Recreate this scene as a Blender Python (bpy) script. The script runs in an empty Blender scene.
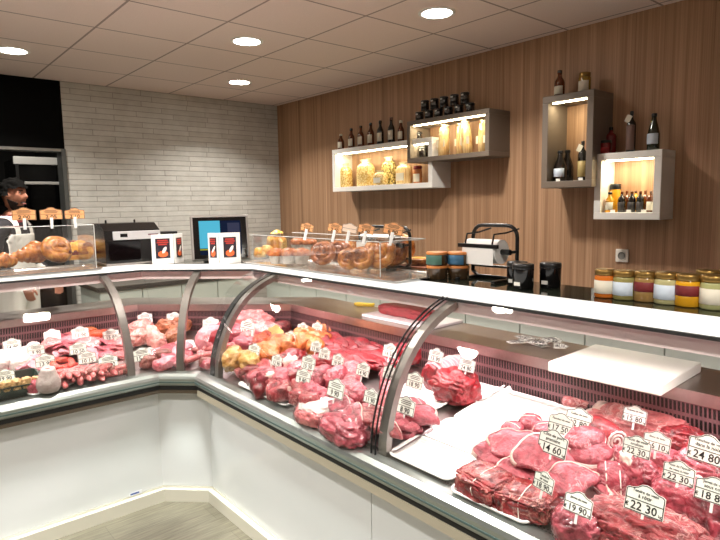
import bpy, bmesh, math, random
from mathutils import Vector, Matrix, noise
PI = math.pi
sc = bpy.context.scene
COL = sc.collection
random.seed(7)

# ------------------------------------------------------------------ helpers
def lin(r, g, b):
    f = lambda c: (c/255/12.92) if c/255 <= .04045 else ((c/255+.055)/1.055)**2.4
    return (f(r), f(g), f(b), 1)

class NB:
    """small node-graph builder"""
    def __init__(s, name):
        s.m = bpy.data.materials.new(name); s.m.use_nodes = True
        s.t = s.m.node_tree; s.n = s.t.nodes; s.n.clear()
        s.out = s.n.new('ShaderNodeOutputMaterial')
    def node(s, typ, **kw):
        nd = s.n.new('ShaderNode'+typ)
        ins = kw.pop('ins', {})
        for k, v in kw.items(): setattr(nd, k, v)
        for k, v in ins.items(): s.set(nd.inputs[k], v)
        return nd
    def set(s, sock, v):
        if isinstance(v, bpy.types.NodeSocket): s.t.links.new(v, sock)
        else: sock.default_value = v
    def math(s, op, a, b=0, c=0, clamp=False):
        nd = s.node('Math', operation=op, use_clamp=clamp)
        s.set(nd.inputs[0], a); s.set(nd.inputs[1], b)
        if op == 'MULTIPLY_ADD': s.set(nd.inputs[2], c)
        return nd.outputs[0]
    def mix(s, f, a, b):
        nd = s.node('Mix', data_type='RGBA')
        s.set(nd.inputs[0], f); s.set(nd.inputs[6], a); s.set(nd.inputs[7], b)
        return nd.outputs[2]
    def ramp(s, f, stops, interp='LINEAR'):
        nd = s.node('ValToRGB'); cr = nd.color_ramp; cr.interpolation = interp
        while len(cr.elements) < len(stops): cr.elements.new(.5)
        for e, (p, c) in zip(cr.elements, stops): e.position = p; e.color = c
        s.set(nd.inputs[0], f); return nd.outputs[0]
    def coord(s, kind='Object'):
        return s.node('TexCoord').outputs[kind]
    def mapv(s, v, scale=(1,1,1), loc=(0,0,0), rot=(0,0,0)):
        nd = s.node('Mapping'); s.set(nd.inputs['Vector'], v)
        nd.inputs['Scale'].default_value = scale; nd.inputs['Location'].default_value = loc
        nd.inputs['Rotation'].default_value = rot
        return nd.outputs[0]
    def noise(s, v, scale, detail=3, rough=.55, dist=0):
        nd = s.node('TexNoise'); s.set(nd.inputs['Vector'], v)
        nd.inputs['Scale'].default_value = scale; nd.inputs['Detail'].default_value = detail
        nd.inputs['Roughness'].default_value = rough; nd.inputs['Distortion'].default_value = dist
        return nd.outputs[0]
    def bsdf(s, color, rough=.5, metal=0, bump=None, bstr=.3, bdist=.01, **kw):
        p = s.node('BsdfPrincipled')
        s.set(p.inputs['Base Color'], color); s.set(p.inputs['Roughness'], rough); s.set(p.inputs['Metallic'], metal)
        for k, v in kw.items(): s.set(p.inputs[k.replace('_', ' ')], v)
        if bump is not None:
            b = s.node('Bump'); b.inputs['Strength'].default_value = bstr; b.inputs['Distance'].default_value = bdist
            s.set(b.inputs['Height'], bump); s.t.links.new(b.outputs[0], p.inputs['Normal'])
        s.t.links.new(p.outputs[0], s.out.inputs[0]); return p

_pm = {}
def pm(name, rgb, rough=.5, metal=0, **kw):
    if name not in _pm:
        b = NB(name); b.bsdf(lin(*rgb), rough, metal, **kw); _pm[name] = b.m
    return _pm[name]

def emis(name, rgb, strength):
    b = NB(name); e = b.node('Emission'); e.inputs[0].default_value = lin(*rgb); e.inputs[1].default_value = strength
    b.t.links.new(e.outputs[0], b.out.inputs[0]); return b.m

def glass_mat(name, tint=(.985, .992, .985), rough=.0, ior=1.45):
    b = NB(name)
    tr = b.node('BsdfTransparent'); tr.inputs[0].default_value = (*tint, 1)
    gl = b.node('BsdfGlossy'); gl.inputs['Roughness'].default_value = rough
    lw = b.node('LayerWeight'); lw.inputs[0].default_value = .5
    f = b.math('MULTIPLY_ADD', b.math('POWER', lw.outputs['Facing'], 5), .9, .026)
    mx = b.node('MixShader'); b.set(mx.inputs[0], f)
    b.t.links.new(tr.outputs[0], mx.inputs[1]); b.t.links.new(gl.outputs[0], mx.inputs[2])
    b.t.links.new(mx.outputs[0], b.out.inputs[0]); return b.m

def empty(name, loc=(0, 0, 0), rz=0, label=None, cat=None, group=None):
    o = bpy.data.objects.new(name, None); COL.objects.link(o); o.empty_display_size = .05
    o.location = loc; o.rotation_euler = (0, 0, rz)
    if label: tag(o, label, cat, group)
    return o
def tag(o, label, cat, group=None):
    o['label'] = label; o['category'] = cat
    if group: o['group'] = group
    return o
def obj(name, bm, mat, parent=None, smooth=False, loc=None, rz=None):
    if isinstance(bm, bmesh.types.BMesh):
        me = bpy.data.meshes.new(name); bm.normal_update(); bm.to_mesh(me); bm.free()
        if smooth:
            me.polygons.foreach_set('use_smooth', [True]*len(me.polygons))
        mats = mat if isinstance(mat, (list, tuple)) else [mat]
        for m in mats: me.materials.append(m)
    else: me = bm
    o = bpy.data.objects.new(name, me); COL.objects.link(o)
    if parent: o.parent = parent
    if loc is not None: o.location = loc
    if rz is not None: o.rotation_euler = (0, 0, rz)
    return o
def struct(name, bm, mat, **kw):
    o = obj(name, bm, mat, **kw); o['kind'] = 'structure'; return o

def box(bm, x0, x1, y0, y1, z0, z1, bev=0, M=None, mi=0):
    vs = [bm.verts.new(v) for v in ((x0,y0,z0),(x1,y0,z0),(x1,y1,z0),(x0,y1,z0),(x0,y0,z1),(x1,y0,z1),(x1,y1,z1),(x0,y1,z1))]
    fs = [bm.faces.new([vs[i] for i in f]) for f in ((0,3,2,1),(4,5,6,7),(0,1,5,4),(1,2,6,5),(2,3,7,6),(3,0,4,7))]
    for f in fs: f.material_index = mi
    if bev:
        es = {e for f in fs for e in f.edges}
        r = bmesh.ops.bevel(bm, geom=list(es), offset=bev, segments=2, affect='EDGES', profile=.5)
        vs = list({v for f in r['faces'] for v in f.verts} | {v for v in vs if v.is_valid})
    if M is not None: bmesh.ops.transform(bm, matrix=M, verts=[v for v in vs if v.is_valid])
    return bm
def B(*a, **k): return box(bmesh.new(), *a, **k)

def prism(bm, poly, z0, z1):
    a = [bm.verts.new((x, y, z0)) for x, y in poly]; b = [bm.verts.new((x, y, z1)) for x, y in poly]
    n = len(poly); bm.faces.new(a[::-1]); bm.faces.new(b)
    for i in range(n): bm.faces.new((a[i], a[(i+1) % n], b[(i+1) % n], b[i]))
    return bm

def tube(bm, pts, rad, seg=10, caps=True, flat=1.0):
    """round bar through pts; rad scalar or list"""
    pts = [Vector(p) for p in pts]; n = len(pts)
    if not isinstance(rad, (list, tuple)): rad = [rad]*n
    rings = []; up = None
    for i, p in enumerate(pts):
        d = (pts[min(i+1, n-1)]-pts[max(i-1, 0)])
        d = d.normalized() if d.length > 1e-9 else Vector((0, 0, 1))
        if up is None:
            up = Vector((0, 0, 1)) if abs(d.z) < .95 else Vector((1, 0, 0))
        s = d.cross(up); s = s.normalized() if s.length > 1e-6 else d.orthogonal().normalized()
        u = s.cross(d).normalized(); up = u
        rings.append([bm.verts.new(p+(s*math.cos(2*PI*k/seg)+u*math.sin(2*PI*k/seg)*flat)*rad[i]) for k in range(seg)])
    for a, b in zip(rings, rings[1:]):
        for k in range(seg): bm.faces.new((a[k], a[(k+1) % seg], b[(k+1) % seg], b[k]))
    if caps:
        bm.faces.new(rings[0][::-1]); bm.faces.new(rings[-1])
    return bm

def lathe(bm, prof, seg=20, c=(0, 0), cap=True, a0=0, a1=2*PI):
    full = abs(a1-a0-2*PI) < 1e-6; m = seg if full else seg+1
    rings = [[bm.verts.new((c[0]+r*math.cos(a0+(a1-a0)*k/seg), c[1]+r*math.sin(a0+(a1-a0)*k/seg), z)) for k in range(m)] for r, z in prof]
    for a, b in zip(rings, rings[1:]):
        for k in range(seg): bm.faces.new((a[k], a[(k+1) % m], b[(k+1) % m], b[k]))
    if cap and full:
        bm.faces.new(rings[0][::-1]); bm.faces.new(rings[-1])
    return bm

def rrect(w, h, r, n=4, cx=0, cy=0):
    out = []
    for sx, sy, a in ((1,1,0),(-1,1,90),(-1,-1,180),(1,-1,270)):
        for k in range(n+1):
            t = math.radians(a+90*k/n)
            out.append((cx+sx*(w/2-r)+r*math.cos(t), cy+sy*(h/2-r)+r*math.sin(t)))
    return out

# ------------------------------------------------------------------ camera (handheld, eye height 1.55 m)
F = 574.55; EYE = Vector((0, 0, 1.55))
yaw, pitch, roll = .70505, -.11334, .01619
fwd = Vector((math.sin(yaw)*math.cos(pitch), math.cos(yaw)*math.cos(pitch), math.sin(pitch)))
r0 = Vector((math.cos(yaw), -math.sin(yaw), 0)); d0 = fwd.cross(r0)*1.0
if d0.z > 0: d0 = -d0
right = r0*math.cos(roll)+d0*math.sin(roll); down = d0*math.cos(roll)-r0*math.sin(roll)
cam = bpy.data.objects.new('camera', bpy.data.cameras.new('camera')); COL.objects.link(cam)
cam.matrix_world = Matrix.Translation(EYE) @ Matrix((right, -down, -fwd)).transposed().to_4x4()
cam.data.sensor_width = 36; cam.data.lens = 36*F/720; cam.data.clip_start = .02
sc.camera = cam
def ray(x, y): return (right*((x-360)/F)+down*((y-270)/F)+fwd)
def at_z(x, y, z): d = ray(x, y); return EYE+d*((z-EYE.z)/d.z)
def at_X(x, y, X): d = ray(x, y); return EYE+d*(X/d.x)
def at_Y(x, y, Y): d = ray(x, y); return EYE+d*(Y/d.y)

# ------------------------------------------------------------------ display-counter footprint: s = distance behind the front line
def bL(s): return (1.067+.216*s, 2.87+s)       # mitre between left and corner module
def bR(s): return (1.22+s, 2.717+.216*s)       # mitre between corner and right module
XL, YR = -.75, -.75                            # far ends of the two runs
def dist_in(x, y): return max(x-1.22, y-2.87, (x+y-3.937)/1.216)
def deck_z(x, y): return .70+.155*max(0, dist_in(x, y))
def at(x, y, h=0):
    """point on the sloping display deck (plus h) seen at photo pixel x, y"""
    d = ray(x, y); lo, hi = .2, 8
    f = lambda t: (lambda p: p.z-deck_z(p.x, p.y)-h)(EYE+d*t)
    for _ in range(50):
        m = (lo+hi)/2
        if f(m) > 0: lo = m
        else: hi = m
    return EYE+d*lo

def sweep(bm, prof, mod, y0=None, y1=None, mi=0):
    """extrude a closed (s,z) outline along one module of the counter"""
    if mod == 'L': ends = [lambda s: (XL if y0 is None else y0, 2.87+s), bL if y1 is None else (lambda s: (y1, 2.87+s))]
    elif mod == 'C': ends = [bL, bR]
    else: ends = [bR if y0 is None else (lambda s: (1.22+s, y0)), (lambda s: (1.22+s, YR if y1 is None else y1))]
    A = [bm.verts.new((*ends[0](s), z)) for s, z in prof]; Bv = [bm.verts.new((*ends[1](s), z)) for s, z in prof]
    n = len(prof); fs = []
    for i in range(n): fs.append(bm.faces.new((A[i], A[(i+1) % n], Bv[(i+1) % n], Bv[i])))
    fs.append(bm.faces.new(A[::-1])); fs.append(bm.faces.new(Bv))
    for f in fs: f.material_index = mi
    bmesh.ops.recalc_face_normals(bm, faces=fs)
    return bm
def SW(prof, mod, **k): return sweep(bmesh.new(), prof, mod, **k)
def rect(s0, s1, z0, z1): return [(s0, z0), (s1, z0), (s1, z1), (s0, z1)]

# ------------------------------------------------------------------ materials of the setting
def ceiling_mat():
    b = NB('ceiling_tile'); g = b.node('NewGeometry').outputs['Position']
    sx = b.node('SeparateXYZ'); b.set(sx.inputs[0], g)
    fac = None
    for ax, off in ((0, .585), (1, 2.11)):
        t = b.math('FRACT', b.math('DIVIDE', b.math('ADD', sx.outputs[ax], 60-off), .6))
        d = b.math('ABSOLUTE', b.math('SUBTRACT', t, .5))
        l = b.math('GREATER_THAN', d, .488)
        fac = l if fac is None else b.math('MAXIMUM', fac, l)
    n = b.noise(g, 260, 2)
    c = b.mix(fac, b.ramp(n, [(.3, lin(226, 209, 200)), (.7, lin(236, 219, 210))]), lin(158, 142, 134))
    b.bsdf(c, .9, bump=b.math('SUBTRACT', n, b.math('MULTIPLY', fac, 2)), bstr=.15, bdist=.004); return b.m
def wood_mat():
    b = NB('wood_panel'); g = b.node('NewGeometry').outputs['Position']
    n1 = b.noise(b.mapv(g, (1, 7, .10)), 2.2, 4, .6, .3); n2 = b.noise(b.mapv(g, (1, 90, .5)), 2, 4, .65)
    n3 = b.noise(b.mapv(g, (1, 30, .22)), 1.5, 3, .55)
    f = b.math('ADD', b.math('MULTIPLY', n1, .40), b.math('ADD', b.math('MULTIPLY', n2, .36), b.math('MULTIPLY', n3, .30)))
    c = b.ramp(f, [(.38, lin(122, 91, 66)), (.52, lin(162, 125, 94)), (.66, lin(190, 153, 120))])
    b.bsdf(c, .5, bump=n2, bstr=.06, bdist=.003); return b.m
def brick_mat():
    b = NB('white_stone_brick'); g = b.node('NewGeometry').outputs['Position']
    sx = b.node('SeparateXYZ'); b.set(sx.inputs[0], g)
    cb = b.node('CombineXYZ'); b.set(cb.inputs[0], sx.outputs[0]); b.set(cb.inputs[1], sx.outputs[2])
    bt = b.node('TexBrick'); b.set(bt.inputs['Vector'], cb.outputs[0])
    bt.offset = .43; bt.offset_frequency = 2; bt.squash = .8; bt.squash_frequency = 3
    for k, v in (('Scale', 1), ('Mortar Size', .0028), ('Mortar Smooth', .3), ('Bias', -.1), ('Brick Width', .46), ('Row Height', .0505)): bt.inputs[k].default_value = v
    bt.inputs['Color1'].default_value = lin(200, 200, 194); bt.inputs['Color2'].default_value = lin(184, 183, 176)
    bt.inputs['Mortar'].default_value = lin(112, 109, 102)
    n = b.noise(g, 9, 5, .65)
    c = b.mix(.35, bt.outputs[0], b.ramp(n, [(.3, lin(176, 174, 166)), (.7, lin(222, 220, 212))]))
    h = b.math('SUBTRACT', b.math('MULTIPLY', b.noise(b.mapv(g, (1, 1, 4)), 14, 4), .6), bt.outputs[1])
    b.bsdf(c, .75, bump=h, bstr=.7, bdist=.008); return b.m
def floor_mat():
    b = NB('wood_floor'); g = b.node('NewGeometry').outputs['Position']
    v = b.mapv(g, (1, 1, 1), rot=(0, 0, math.radians(0)))
    bt = b.node('TexBrick'); b.set(bt.inputs['Vector'], v); bt.offset = .37
    for k, w in (('Scale', 1), ('Mortar Size', .0015), ('Brick Width', 1.2), ('Row Height', .15), ('Bias', 0)): bt.inputs[k].default_value = w
    bt.inputs['Color1'].default_value = lin(112, 108, 94); bt.inputs['Color2'].default_value = lin(90, 86, 74); bt.inputs['Mortar'].default_value = lin(48, 46, 40)
    n = b.noise(b.mapv(g, (2, 30, 1)), 3, 5, .65, .4)
    c = b.mix(.55, bt.outputs[0], b.ramp(n, [(.3, lin(64, 60, 50)), (.7, lin(140, 136, 118))]))
    b.bsdf(c, .3, bump=n, bstr=.12, bdist=.004); return b.m
M_white = pm('white_gloss_panel', (214, 219, 220), .15)
M_wall = pm('painted_wall', (120, 112, 104), .8)
def brushed(name, rgb, rough=.3, sc_=(1, 1, 1)):
    b = NB(name); n = b.noise(b.mapv(b.coord(), sc_), 40, 3, .6)
    b.bsdf(b.mix(n, lin(*[int(c*.88) for c in rgb]), lin(*rgb)), b.math('MULTIPLY_ADD', n, .12, rough-.06), 1); return b.m
M_alu = pm('brushed_aluminium', (164, 172, 168), .3, .85)
M_post = pm('bronze_grey_post', (140, 134, 130), .35, .8)
M_steel = brushed('stainless_steel', (190, 182, 178), .32)
M_trim_lit = pm('lit_metal_trim', (186, 180, 160), .35)
M_dark = pm('black_plastic', (14, 14, 14), .35)
M_black = pm('matt_black', (8, 8, 8), .6)
M_gap_seal = pm('dark_gap', (26, 28, 28), .6)
M_glass = glass_mat('clear_glass')
def acrylic():
    b = NB('clear_acrylic'); tr = b.node('BsdfTransparent'); tr.inputs[0].default_value = (.97, .97, .965, 1); gl = b.node('BsdfGlossy'); gl.inputs['Roughness'].default_value = .04
    df = b.node('BsdfDiffuse'); df.inputs[0].default_value = (.9, .9, .88, 1); lw = b.node('LayerWeight'); f = b.math('MULTIPLY_ADD', b.math('POWER', lw.outputs['Facing'], 4), .9, .05)
    m1 = b.node('MixShader'); m1.inputs[0].default_value = .015; b.t.links.new(tr.outputs[0], m1.inputs[1]); b.t.links.new(df.outputs[0], m1.inputs[2])
    m2 = b.node('MixShader'); b.set(m2.inputs[0], f); b.t.links.new(m1.outputs[0], m2.inputs[1]); b.t.links.new(gl.outputs[0], m2.inputs[2]); b.t.links.new(m2.outputs[0], b.out.inputs[0]); return b.m
M_acry = acrylic(); M_acedge = pm('polished_acrylic_edge', (226, 230, 228), .1)

# ------------------------------------------------------------------ room shell
XW, YW, CE = 3.644, 5.69, 2.678
XN = 1.395                                       # the brick stops here, kitchen opening to its left
struct('floor', B(-3, XW+.1, -3, 8.2, -.1, 0), floor_mat())
struct('ceiling', B(-3, XW+.1, -3, 8.2, CE, CE+.1), ceiling_mat())
struct('wall_right', B(XW, XW+.1, -3, YW+.1, 0, CE), wood_mat())
struct('wall_back', B(XN, XW, YW, YW+.12, 0, CE), brick_mat())
struct('wall_left', B(-3.1, -3, -3, 8.2, 0, CE), M_wall)
struct('wall_front', B(-3.1, XW+.1, -3.1, -3, 0, CE), M_wall)
M_bgloss = pm('black_gloss_panel', (1, 1, 1), .6, Specular_IOR_Level=.08)
struct('wall_kitchen', B(-3, XN, YW, YW+.12, 2.085, CE), M_bgloss)
M_kit = pm('dark_kitchen_wall', (20, 19, 18), .6)
struct('wall_kitchen_back', B(-3, XW, 8.1, 8.2, 0, CE), M_kit)
struct('wall_kitchen_side', B(XN+.25, XN+.35, YW+.12, 8.1, 0, CE), M_kit)
M_greymetal = pm('grey_metal_frame', (96, 98, 96), .4, .5)
struct('trim_1', B(-3, XN-.03, YW-.02, YW+.12, 2.06, 2.085), pm('steel_header', (150, 150, 145), .35, .8))
struct('trim_2', B(XN-.035, XN, YW-.03, YW+.14, 0, 2.085), M_greymetal)

# recessed ceiling spots, each in the middle of a tile
M_led = emis('led_disc', (255, 248, 236), 26)
M_ring = pm('white_ring', (235, 232, 226), .4)
ring_bm = lathe(bmesh.new(), [(.088, -.001), (.092, -.006), (.108, -.006), (.112, 0)], 32, cap=False)
ring_me = None
SPOTS = [(.885, 4.81, 'at the far left over the kitchen opening'), (2.085, 3.61, 'over the corner of the counter'),
         (2.685, 4.81, 'nearest the corner of brick and wood walls'), (2.685, 2.41, 'nearest the bracket shelves on the wood wall')]
EXTRA = [(.885, 2.41), (.885, .01), (-.315, 3.61), (-.315, 1.21), (-1.5, 2.41), (.885, -1.8), (-1.5, 0)]
for i, (x, y, w) in enumerate(SPOTS+[(a, b, '') for a, b in EXTRA]):
    t = empty('ceiling_spotlight', (x, y, CE), 0, ('round recessed ceiling spotlight '+w) if w else 'round recessed ceiling spotlight out of frame behind the photographer',
              'ceiling light', None if w else 'spotlights behind the camera')
    if ring_me is None:
        r = obj('ring', ring_bm, M_ring, t, True); ring_me = r.data
        d = obj('diffuser', lathe(bmesh.new(), [(.0005, -.004), (.089, -.004)], 32, cap=False), M_led, t); d_me = d.data
    else:
        obj('ring', ring_me, None, t); obj('diffuser', d_me, None, t)
    L = bpy.data.lights.new('spot_lamp', 'AREA'); L.shape = 'DISK'; L.size = .17; L.energy = 18 if w else 25; L.color = (1, .94, .87); L.spread = math.radians(125)
    lo = bpy.data.objects.new('spot_lamp', L); COL.objects.link(lo); lo.parent = t; lo.location = (0, 0, -.012)

# ------------------------------------------------------------------ the three display-counter modules
def perf_mat():
    b = NB('perforated_steel'); v = b.mapv(b.coord(), (95, 95, 95))
    vo = b.node('TexVoronoi'); b.set(vo.inputs['Vector'], v); vo.inputs['Scale'].default_value = 1; vo.inputs['Randomness'].default_value = .0
    f = b.math('LESS_THAN', vo.outputs['Distance'], .33)
    b.bsdf(b.mix(f, lin(176, 170, 168), lin(30, 26, 26)), .35, b.math('SUBTRACT', .9, b.math('MULTIPLY', f, .9))); return b.m
def grille_mat():
    b = NB('slotted_back_grille'); g = b.node('NewGeometry').outputs['Position']
    sx = b.node('SeparateXYZ'); b.set(sx.inputs[0], g)
    u = b.math('SUBTRACT', sx.outputs[0], sx.outputs[1])
    fu = b.math('LESS_THAN', b.math('FRACT', b.math('DIVIDE', b.math('ADD', u, 50), .0125)), .62)
    z = b.math('FRACT', b.math('DIVIDE', b.math('SUBTRACT', sx.outputs[2], .80), .042))
    fz = b.math('LESS_THAN', b.math('ABSOLUTE', b.math('SUBTRACT', z, .5)), .36)
    f = b.math('MULTIPLY', fu, fz)
    b.bsdf(b.mix(f, lin(136, 100, 104), lin(6, 3, 4)), .35, b.math('SUBTRACT', .6, b.math('MULTIPLY', f, .6))); return b.m
M_perf, M_grille = perf_mat(), grille_mat()
M_glow_shelf = pm('glowing_white_shelf', (248, 249, 247), .12, Emission_Color=(1, 1, 1, 1), Emission_Strength=.28)   # white strip given emission to look overexposed; not a light source itself
M_dglass = pm('dark_glass_shelf', (38, 42, 34), .04)
M_val = pm('pale_pink_valance', (206, 190, 190), .3)
M_tubelamp = emis('pink_white_tube', (255, 225, 225), 14)
GP = [(.022, .705), (.030, .80), (.060, .90), (.110, 1.0), (.185, 1.09), (.280, 1.155), (.385, 1.198)]   # curved front glass section
def gp(n=14):
    out = []
    P = [Vector((a, b, 0)) for a, b in GP]
    for i in range(len(P)-1):
        p0 = P[max(i-1, 0)]; p1 = P[i]; p2 = P[i+1]; p3 = P[min(i+2, len(P)-1)]
        for k in range(3):
            t = k/3
            q = .5*((2*p1)+(p2-p0)*t+(2*p0-5*p1+4*p2-p3)*t*t+(3*p1-p0-3*p2+p3)*t**3)
            out.append((q.x, q.y))
    out.append(GP[-1]); return out
GPS = gp()
def glass_prof(off, th):
    """closed outline of a sheet parallel to the curve"""
    a, c = [], []
    for i, (s, z) in enumerate(GPS):
        s0, z0 = GPS[max(i-1, 0)]; s1, z1 = GPS[min(i+1, len(GPS)-1)]
        d = math.hypot(s1-s0, z1-z0); nx, nz = -(z1-z0)/d, (s1-s0)/d     # outward
        a.append((s+nx*off, z+nz*off)); c.append((s+nx*(off+th), z+nz*(off+th)))
    return a+c[::-1]
def post_bm(mod, pos):
    """one curved glass-support bar (s-z section swept 22 mm sideways)"""
    bm = bmesh.new(); pr = glass_prof(-.030, .026); A = []; w = .019
    n = len(pr)
    def P(s, z, o):
        if mod == 'L': return (pos+o, 2.87+s, z)
        if mod == 'R': return (1.22+s, pos+o, z)
        bx = (bL(s)[0]+bR(s)[0])/2; by = (bL(s)[1]+bR(s)[1])/2
        return (bx+o*.7071, by-o*.7071, z)
    A = [bm.verts.new(P(s, z, -w)) for s, z in pr]; C = [bm.verts.new(P(s, z, w)) for s, z in pr]
    h = n//2
    for i in range(h-1):
        j = n-1-i
        bm.faces.new((A[i], A[i+1], A[j-1], A[j])); bm.faces.new((C[i], C[j], C[j-1], C[i+1]))
    for i in range(n): bm.faces.new((A[i], C[i], C[(i+1) % n], A[(i+1) % n]))
    bmesh.ops.recalc_face_normals(bm, faces=bm.faces)
    return bm
def counter(mod, label):
    c = empty('refrigerated_display_counter', {'L': (.2, 3.1, 0), 'C': (1.3, 2.98, 0), 'R': (1.5, 1.2, 0)}[mod], 0, label, 'display counter')
    o0 = c.location
    def part(name, bm, mat, par=None, **k):
        bmesh.ops.translate(bm, verts=bm.verts, vec=-o0)
        o = obj(name, bm, mat, c if par is None else par, **k); return o
    part('carcass', SW([(.075, .03), (.92, .03), (.92, .94), (.70, .94), (.70, .76), (.66, .76), (.10, .66), (.075, .57)], mod), pm('carcass_grey', (120, 118, 114), .6))
    if mod == 'R':
        part('front_panel', SW(rect(.05, .073, .078, .60), mod, y1=1.4525), M_white)
        part('front_panel', SW(rect(.05, .073, .078, .60), mod, y0=1.4495), M_white)
    else:
        part('front_panel', SW(rect(.05, .073, .078, .6035), mod), M_white)
    k = part('kick_plate', SW([(.022, .0), (.075, .0), (.075, .076), (.047, .076), (.047, .066), (.022, .066)], mod), pm('cream_kick_plate', (206, 204, 190), .3))
    b = part('bumper_rail', SW([(.03, .712), (-.005, .706), (-.022, .694), (-.028, .682), (-.028, .652), (-.020, .645), (.02, .645), (.03, .66)], mod), M_alu)
    part('dark_gap_strip', SW(rect(-.012, .05, .622, .645), mod), M_gap_seal, b)  # dark strip stands in for the shaded open gap under the bumper
    part('rail_line', SW(rect(-.0305, -.027, .662, .668), mod), pm('green_grey_line', (70, 92, 90), .4), b)
    part('under_trim', SW(rect(-.016, .06, .590 if mod == 'R' else .604, .6215), mod), M_trim_lit if mod == 'R' else pm('shaded_metal_trim', (104, 94, 82), .35, .5), b)  # same trim, light and shade in its colour: lit right, darker elsewhere
    part('deck', SW([(.03, .700), (.03, .7035), (.66, .8035-.002), (.66, .78), (.10, .69)], mod), M_steel)
    part('perforated_strip', SW([(.035, .7055), (.115, .7182), (.115, .7162), (.035, .7035)], mod), M_perf)
    part('back_grille', SW([(.655, .79), (.672, .79), (.672, .925), (.668, .925)], mod), M_grille)
    wt = part('worktop', SW([(.66, .925), (.665, .925), (.665, .955), (.96, .955), (.96, .965), (.66, .965)], mod), M_steel)
    cn = part('top_shelf', SW(rect(.385, .60, 1.198, 1.216), mod), M_glow_shelf)
    part('glass_shelf', SW(rect(.602, .89, 1.202, 1.216), mod), M_dglass)
    part('front_seal', SW(rect(.375, .387, 1.194, 1.204), mod), M_gap_seal)
    part('light_valance', SW([(.392, 1.150), (.398, 1.150), (.408, 1.196), (.400, 1.196)], mod), M_val)
    lb = part('lamp_housing', SW([(.43, 1.178), (.52, 1.178), (.52, 1.197), (.43, 1.197)], mod), pm('lamp_white', (230, 225, 225), .4))
    part('lamp_tube', SW(rect(.45, .50, 1.172, 1.1775), mod), M_tubelamp, lb)
    # glass and posts
    g = glass_prof(.0, .005)
    if mod == 'L':
        part('glass_pane', SW(g, mod, y1=.935), M_glass); part('glass_pane', SW(g, mod, y0=.953), M_glass)
        part('glass_post', post_bm('L', .944), M_post)
    elif mod == 'C':
        part('glass_pane', SW(g, mod), M_glass); part('glass_post', post_bm('C', 0), M_post)
    else:
        part('glass_pane', SW(g, mod, y1=2.565), M_glass); part('glass_pane', SW(g, mod, y0=2.547, y1=1.405), M_glass)
        part('glass_pane', SW(g, mod, y0=1.375), M_glass)
        part('glass_post', post_bm('R', 2.575), M_post); part('glass_post', post_bm('R', 1.365), M_post)
        part('edge_strip', SW(glass_prof(-.026, .024), mod, y0=2.640, y1=2.600), M_gap_seal)
        part('edge_strip', SW(glass_prof(.004, .006), mod, y0=1.4095, y1=1.406), M_black)
        part('edge_strip', SW(glass_prof(.004, .006), mod, y0=1.389, y1=1.386), M_black)
    return c
cR = counter('R', 'long right-hand refrigerated meat counter running towards the viewer along the wood wall')
cC = counter('C', 'short angled corner section of the refrigerated meat counter')
cL = counter('L', 'left-hand refrigerated meat counter in front of the kitchen and brick wall')
# lamps of the display lighting (fixed in the housings)
def strip_lamp(name, a, b_, w, energy, color, parent, spread=170):
    a, b_ = Vector(a), Vector(b_); L = bpy.data.lights.new(name, 'AREA'); L.shape = 'RECTANGLE'
    L.size = (b_-a).length; L.size_y = w; L.energy = energy; L.color = color; L.spread = math.radians(spread)
    o = bpy.data.objects.new(name, L); COL.objects.link(o); d = (b_-a).normalized()
    M = Matrix((d, Vector((0, 0, -1)).cross(d)*-1, Vector((0, 0, 1)))).transposed()
    o.matrix_world = Matrix.Translation((a+b_)/2) @ M.to_4x4()
    if parent:
        o.parent = parent; o.matrix_parent_inverse = Matrix.Translation(-parent.location)
    return o
PINK = (1, .90, .91)
s_ = .475
strip_lamp('display_lamp', (1.22+s_, 2.72, 1.169), (1.22+s_, 1.25, 1.169), .045, 3.7, PINK, cR)
strip_lamp('display_lamp', (1.22+s_, 1.25, 1.169), (1.22+s_, YR, 1.169), .045, 5.0, PINK, cR)
strip_lamp('display_lamp', (1.2, 2.87+s_-.08, 1.169), (1.62, 2.87+s_-.50, 1.169), .045, 1.3, PINK, cC)
strip_lamp('display_lamp', (XL, 2.87+s_, 1.169), (1.1, 2.87+s_, 1.169), .045, 3.0, PINK, cL)

# light line under the bumper washing down to the floor
for a, b_, e, par in (((1.206, 2.66, .576), (1.206, YR, .576), 1.7, cR), ((XL, 2.856, .576), (1.03, 2.856, .576), 1.05, cL), ((1.085, 2.835, .576), (1.195, 2.725, .576), .14, cC)):
    strip_lamp('floor_wash_lamp', a, b_, .012, e, (.93, 1, .93), par, 42)

bd = at_Y(135.5, 493, 2.9165); bg = B(-.032, .032, -.0015, 0, -.009, .009, .0005); bo = obj('maker_badge', bg, pm('badge_white', (226, 230, 236), .3), cL, loc=bd-cL.location)
obj('badge_stripe', B(-.026, .018, -.0022, -.0016, -.004, .004), pm('badge_blue', (52, 88, 160), .3), bo)
ORD = ['leftmost', 'second from the left', 'third from the left', 'fourth from the left', 'fifth from the left', 'sixth from the left', 'seventh from the left', 'eighth from the left', 'ninth from the left', 'tenth from the left', 'eleventh from the left']
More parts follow.
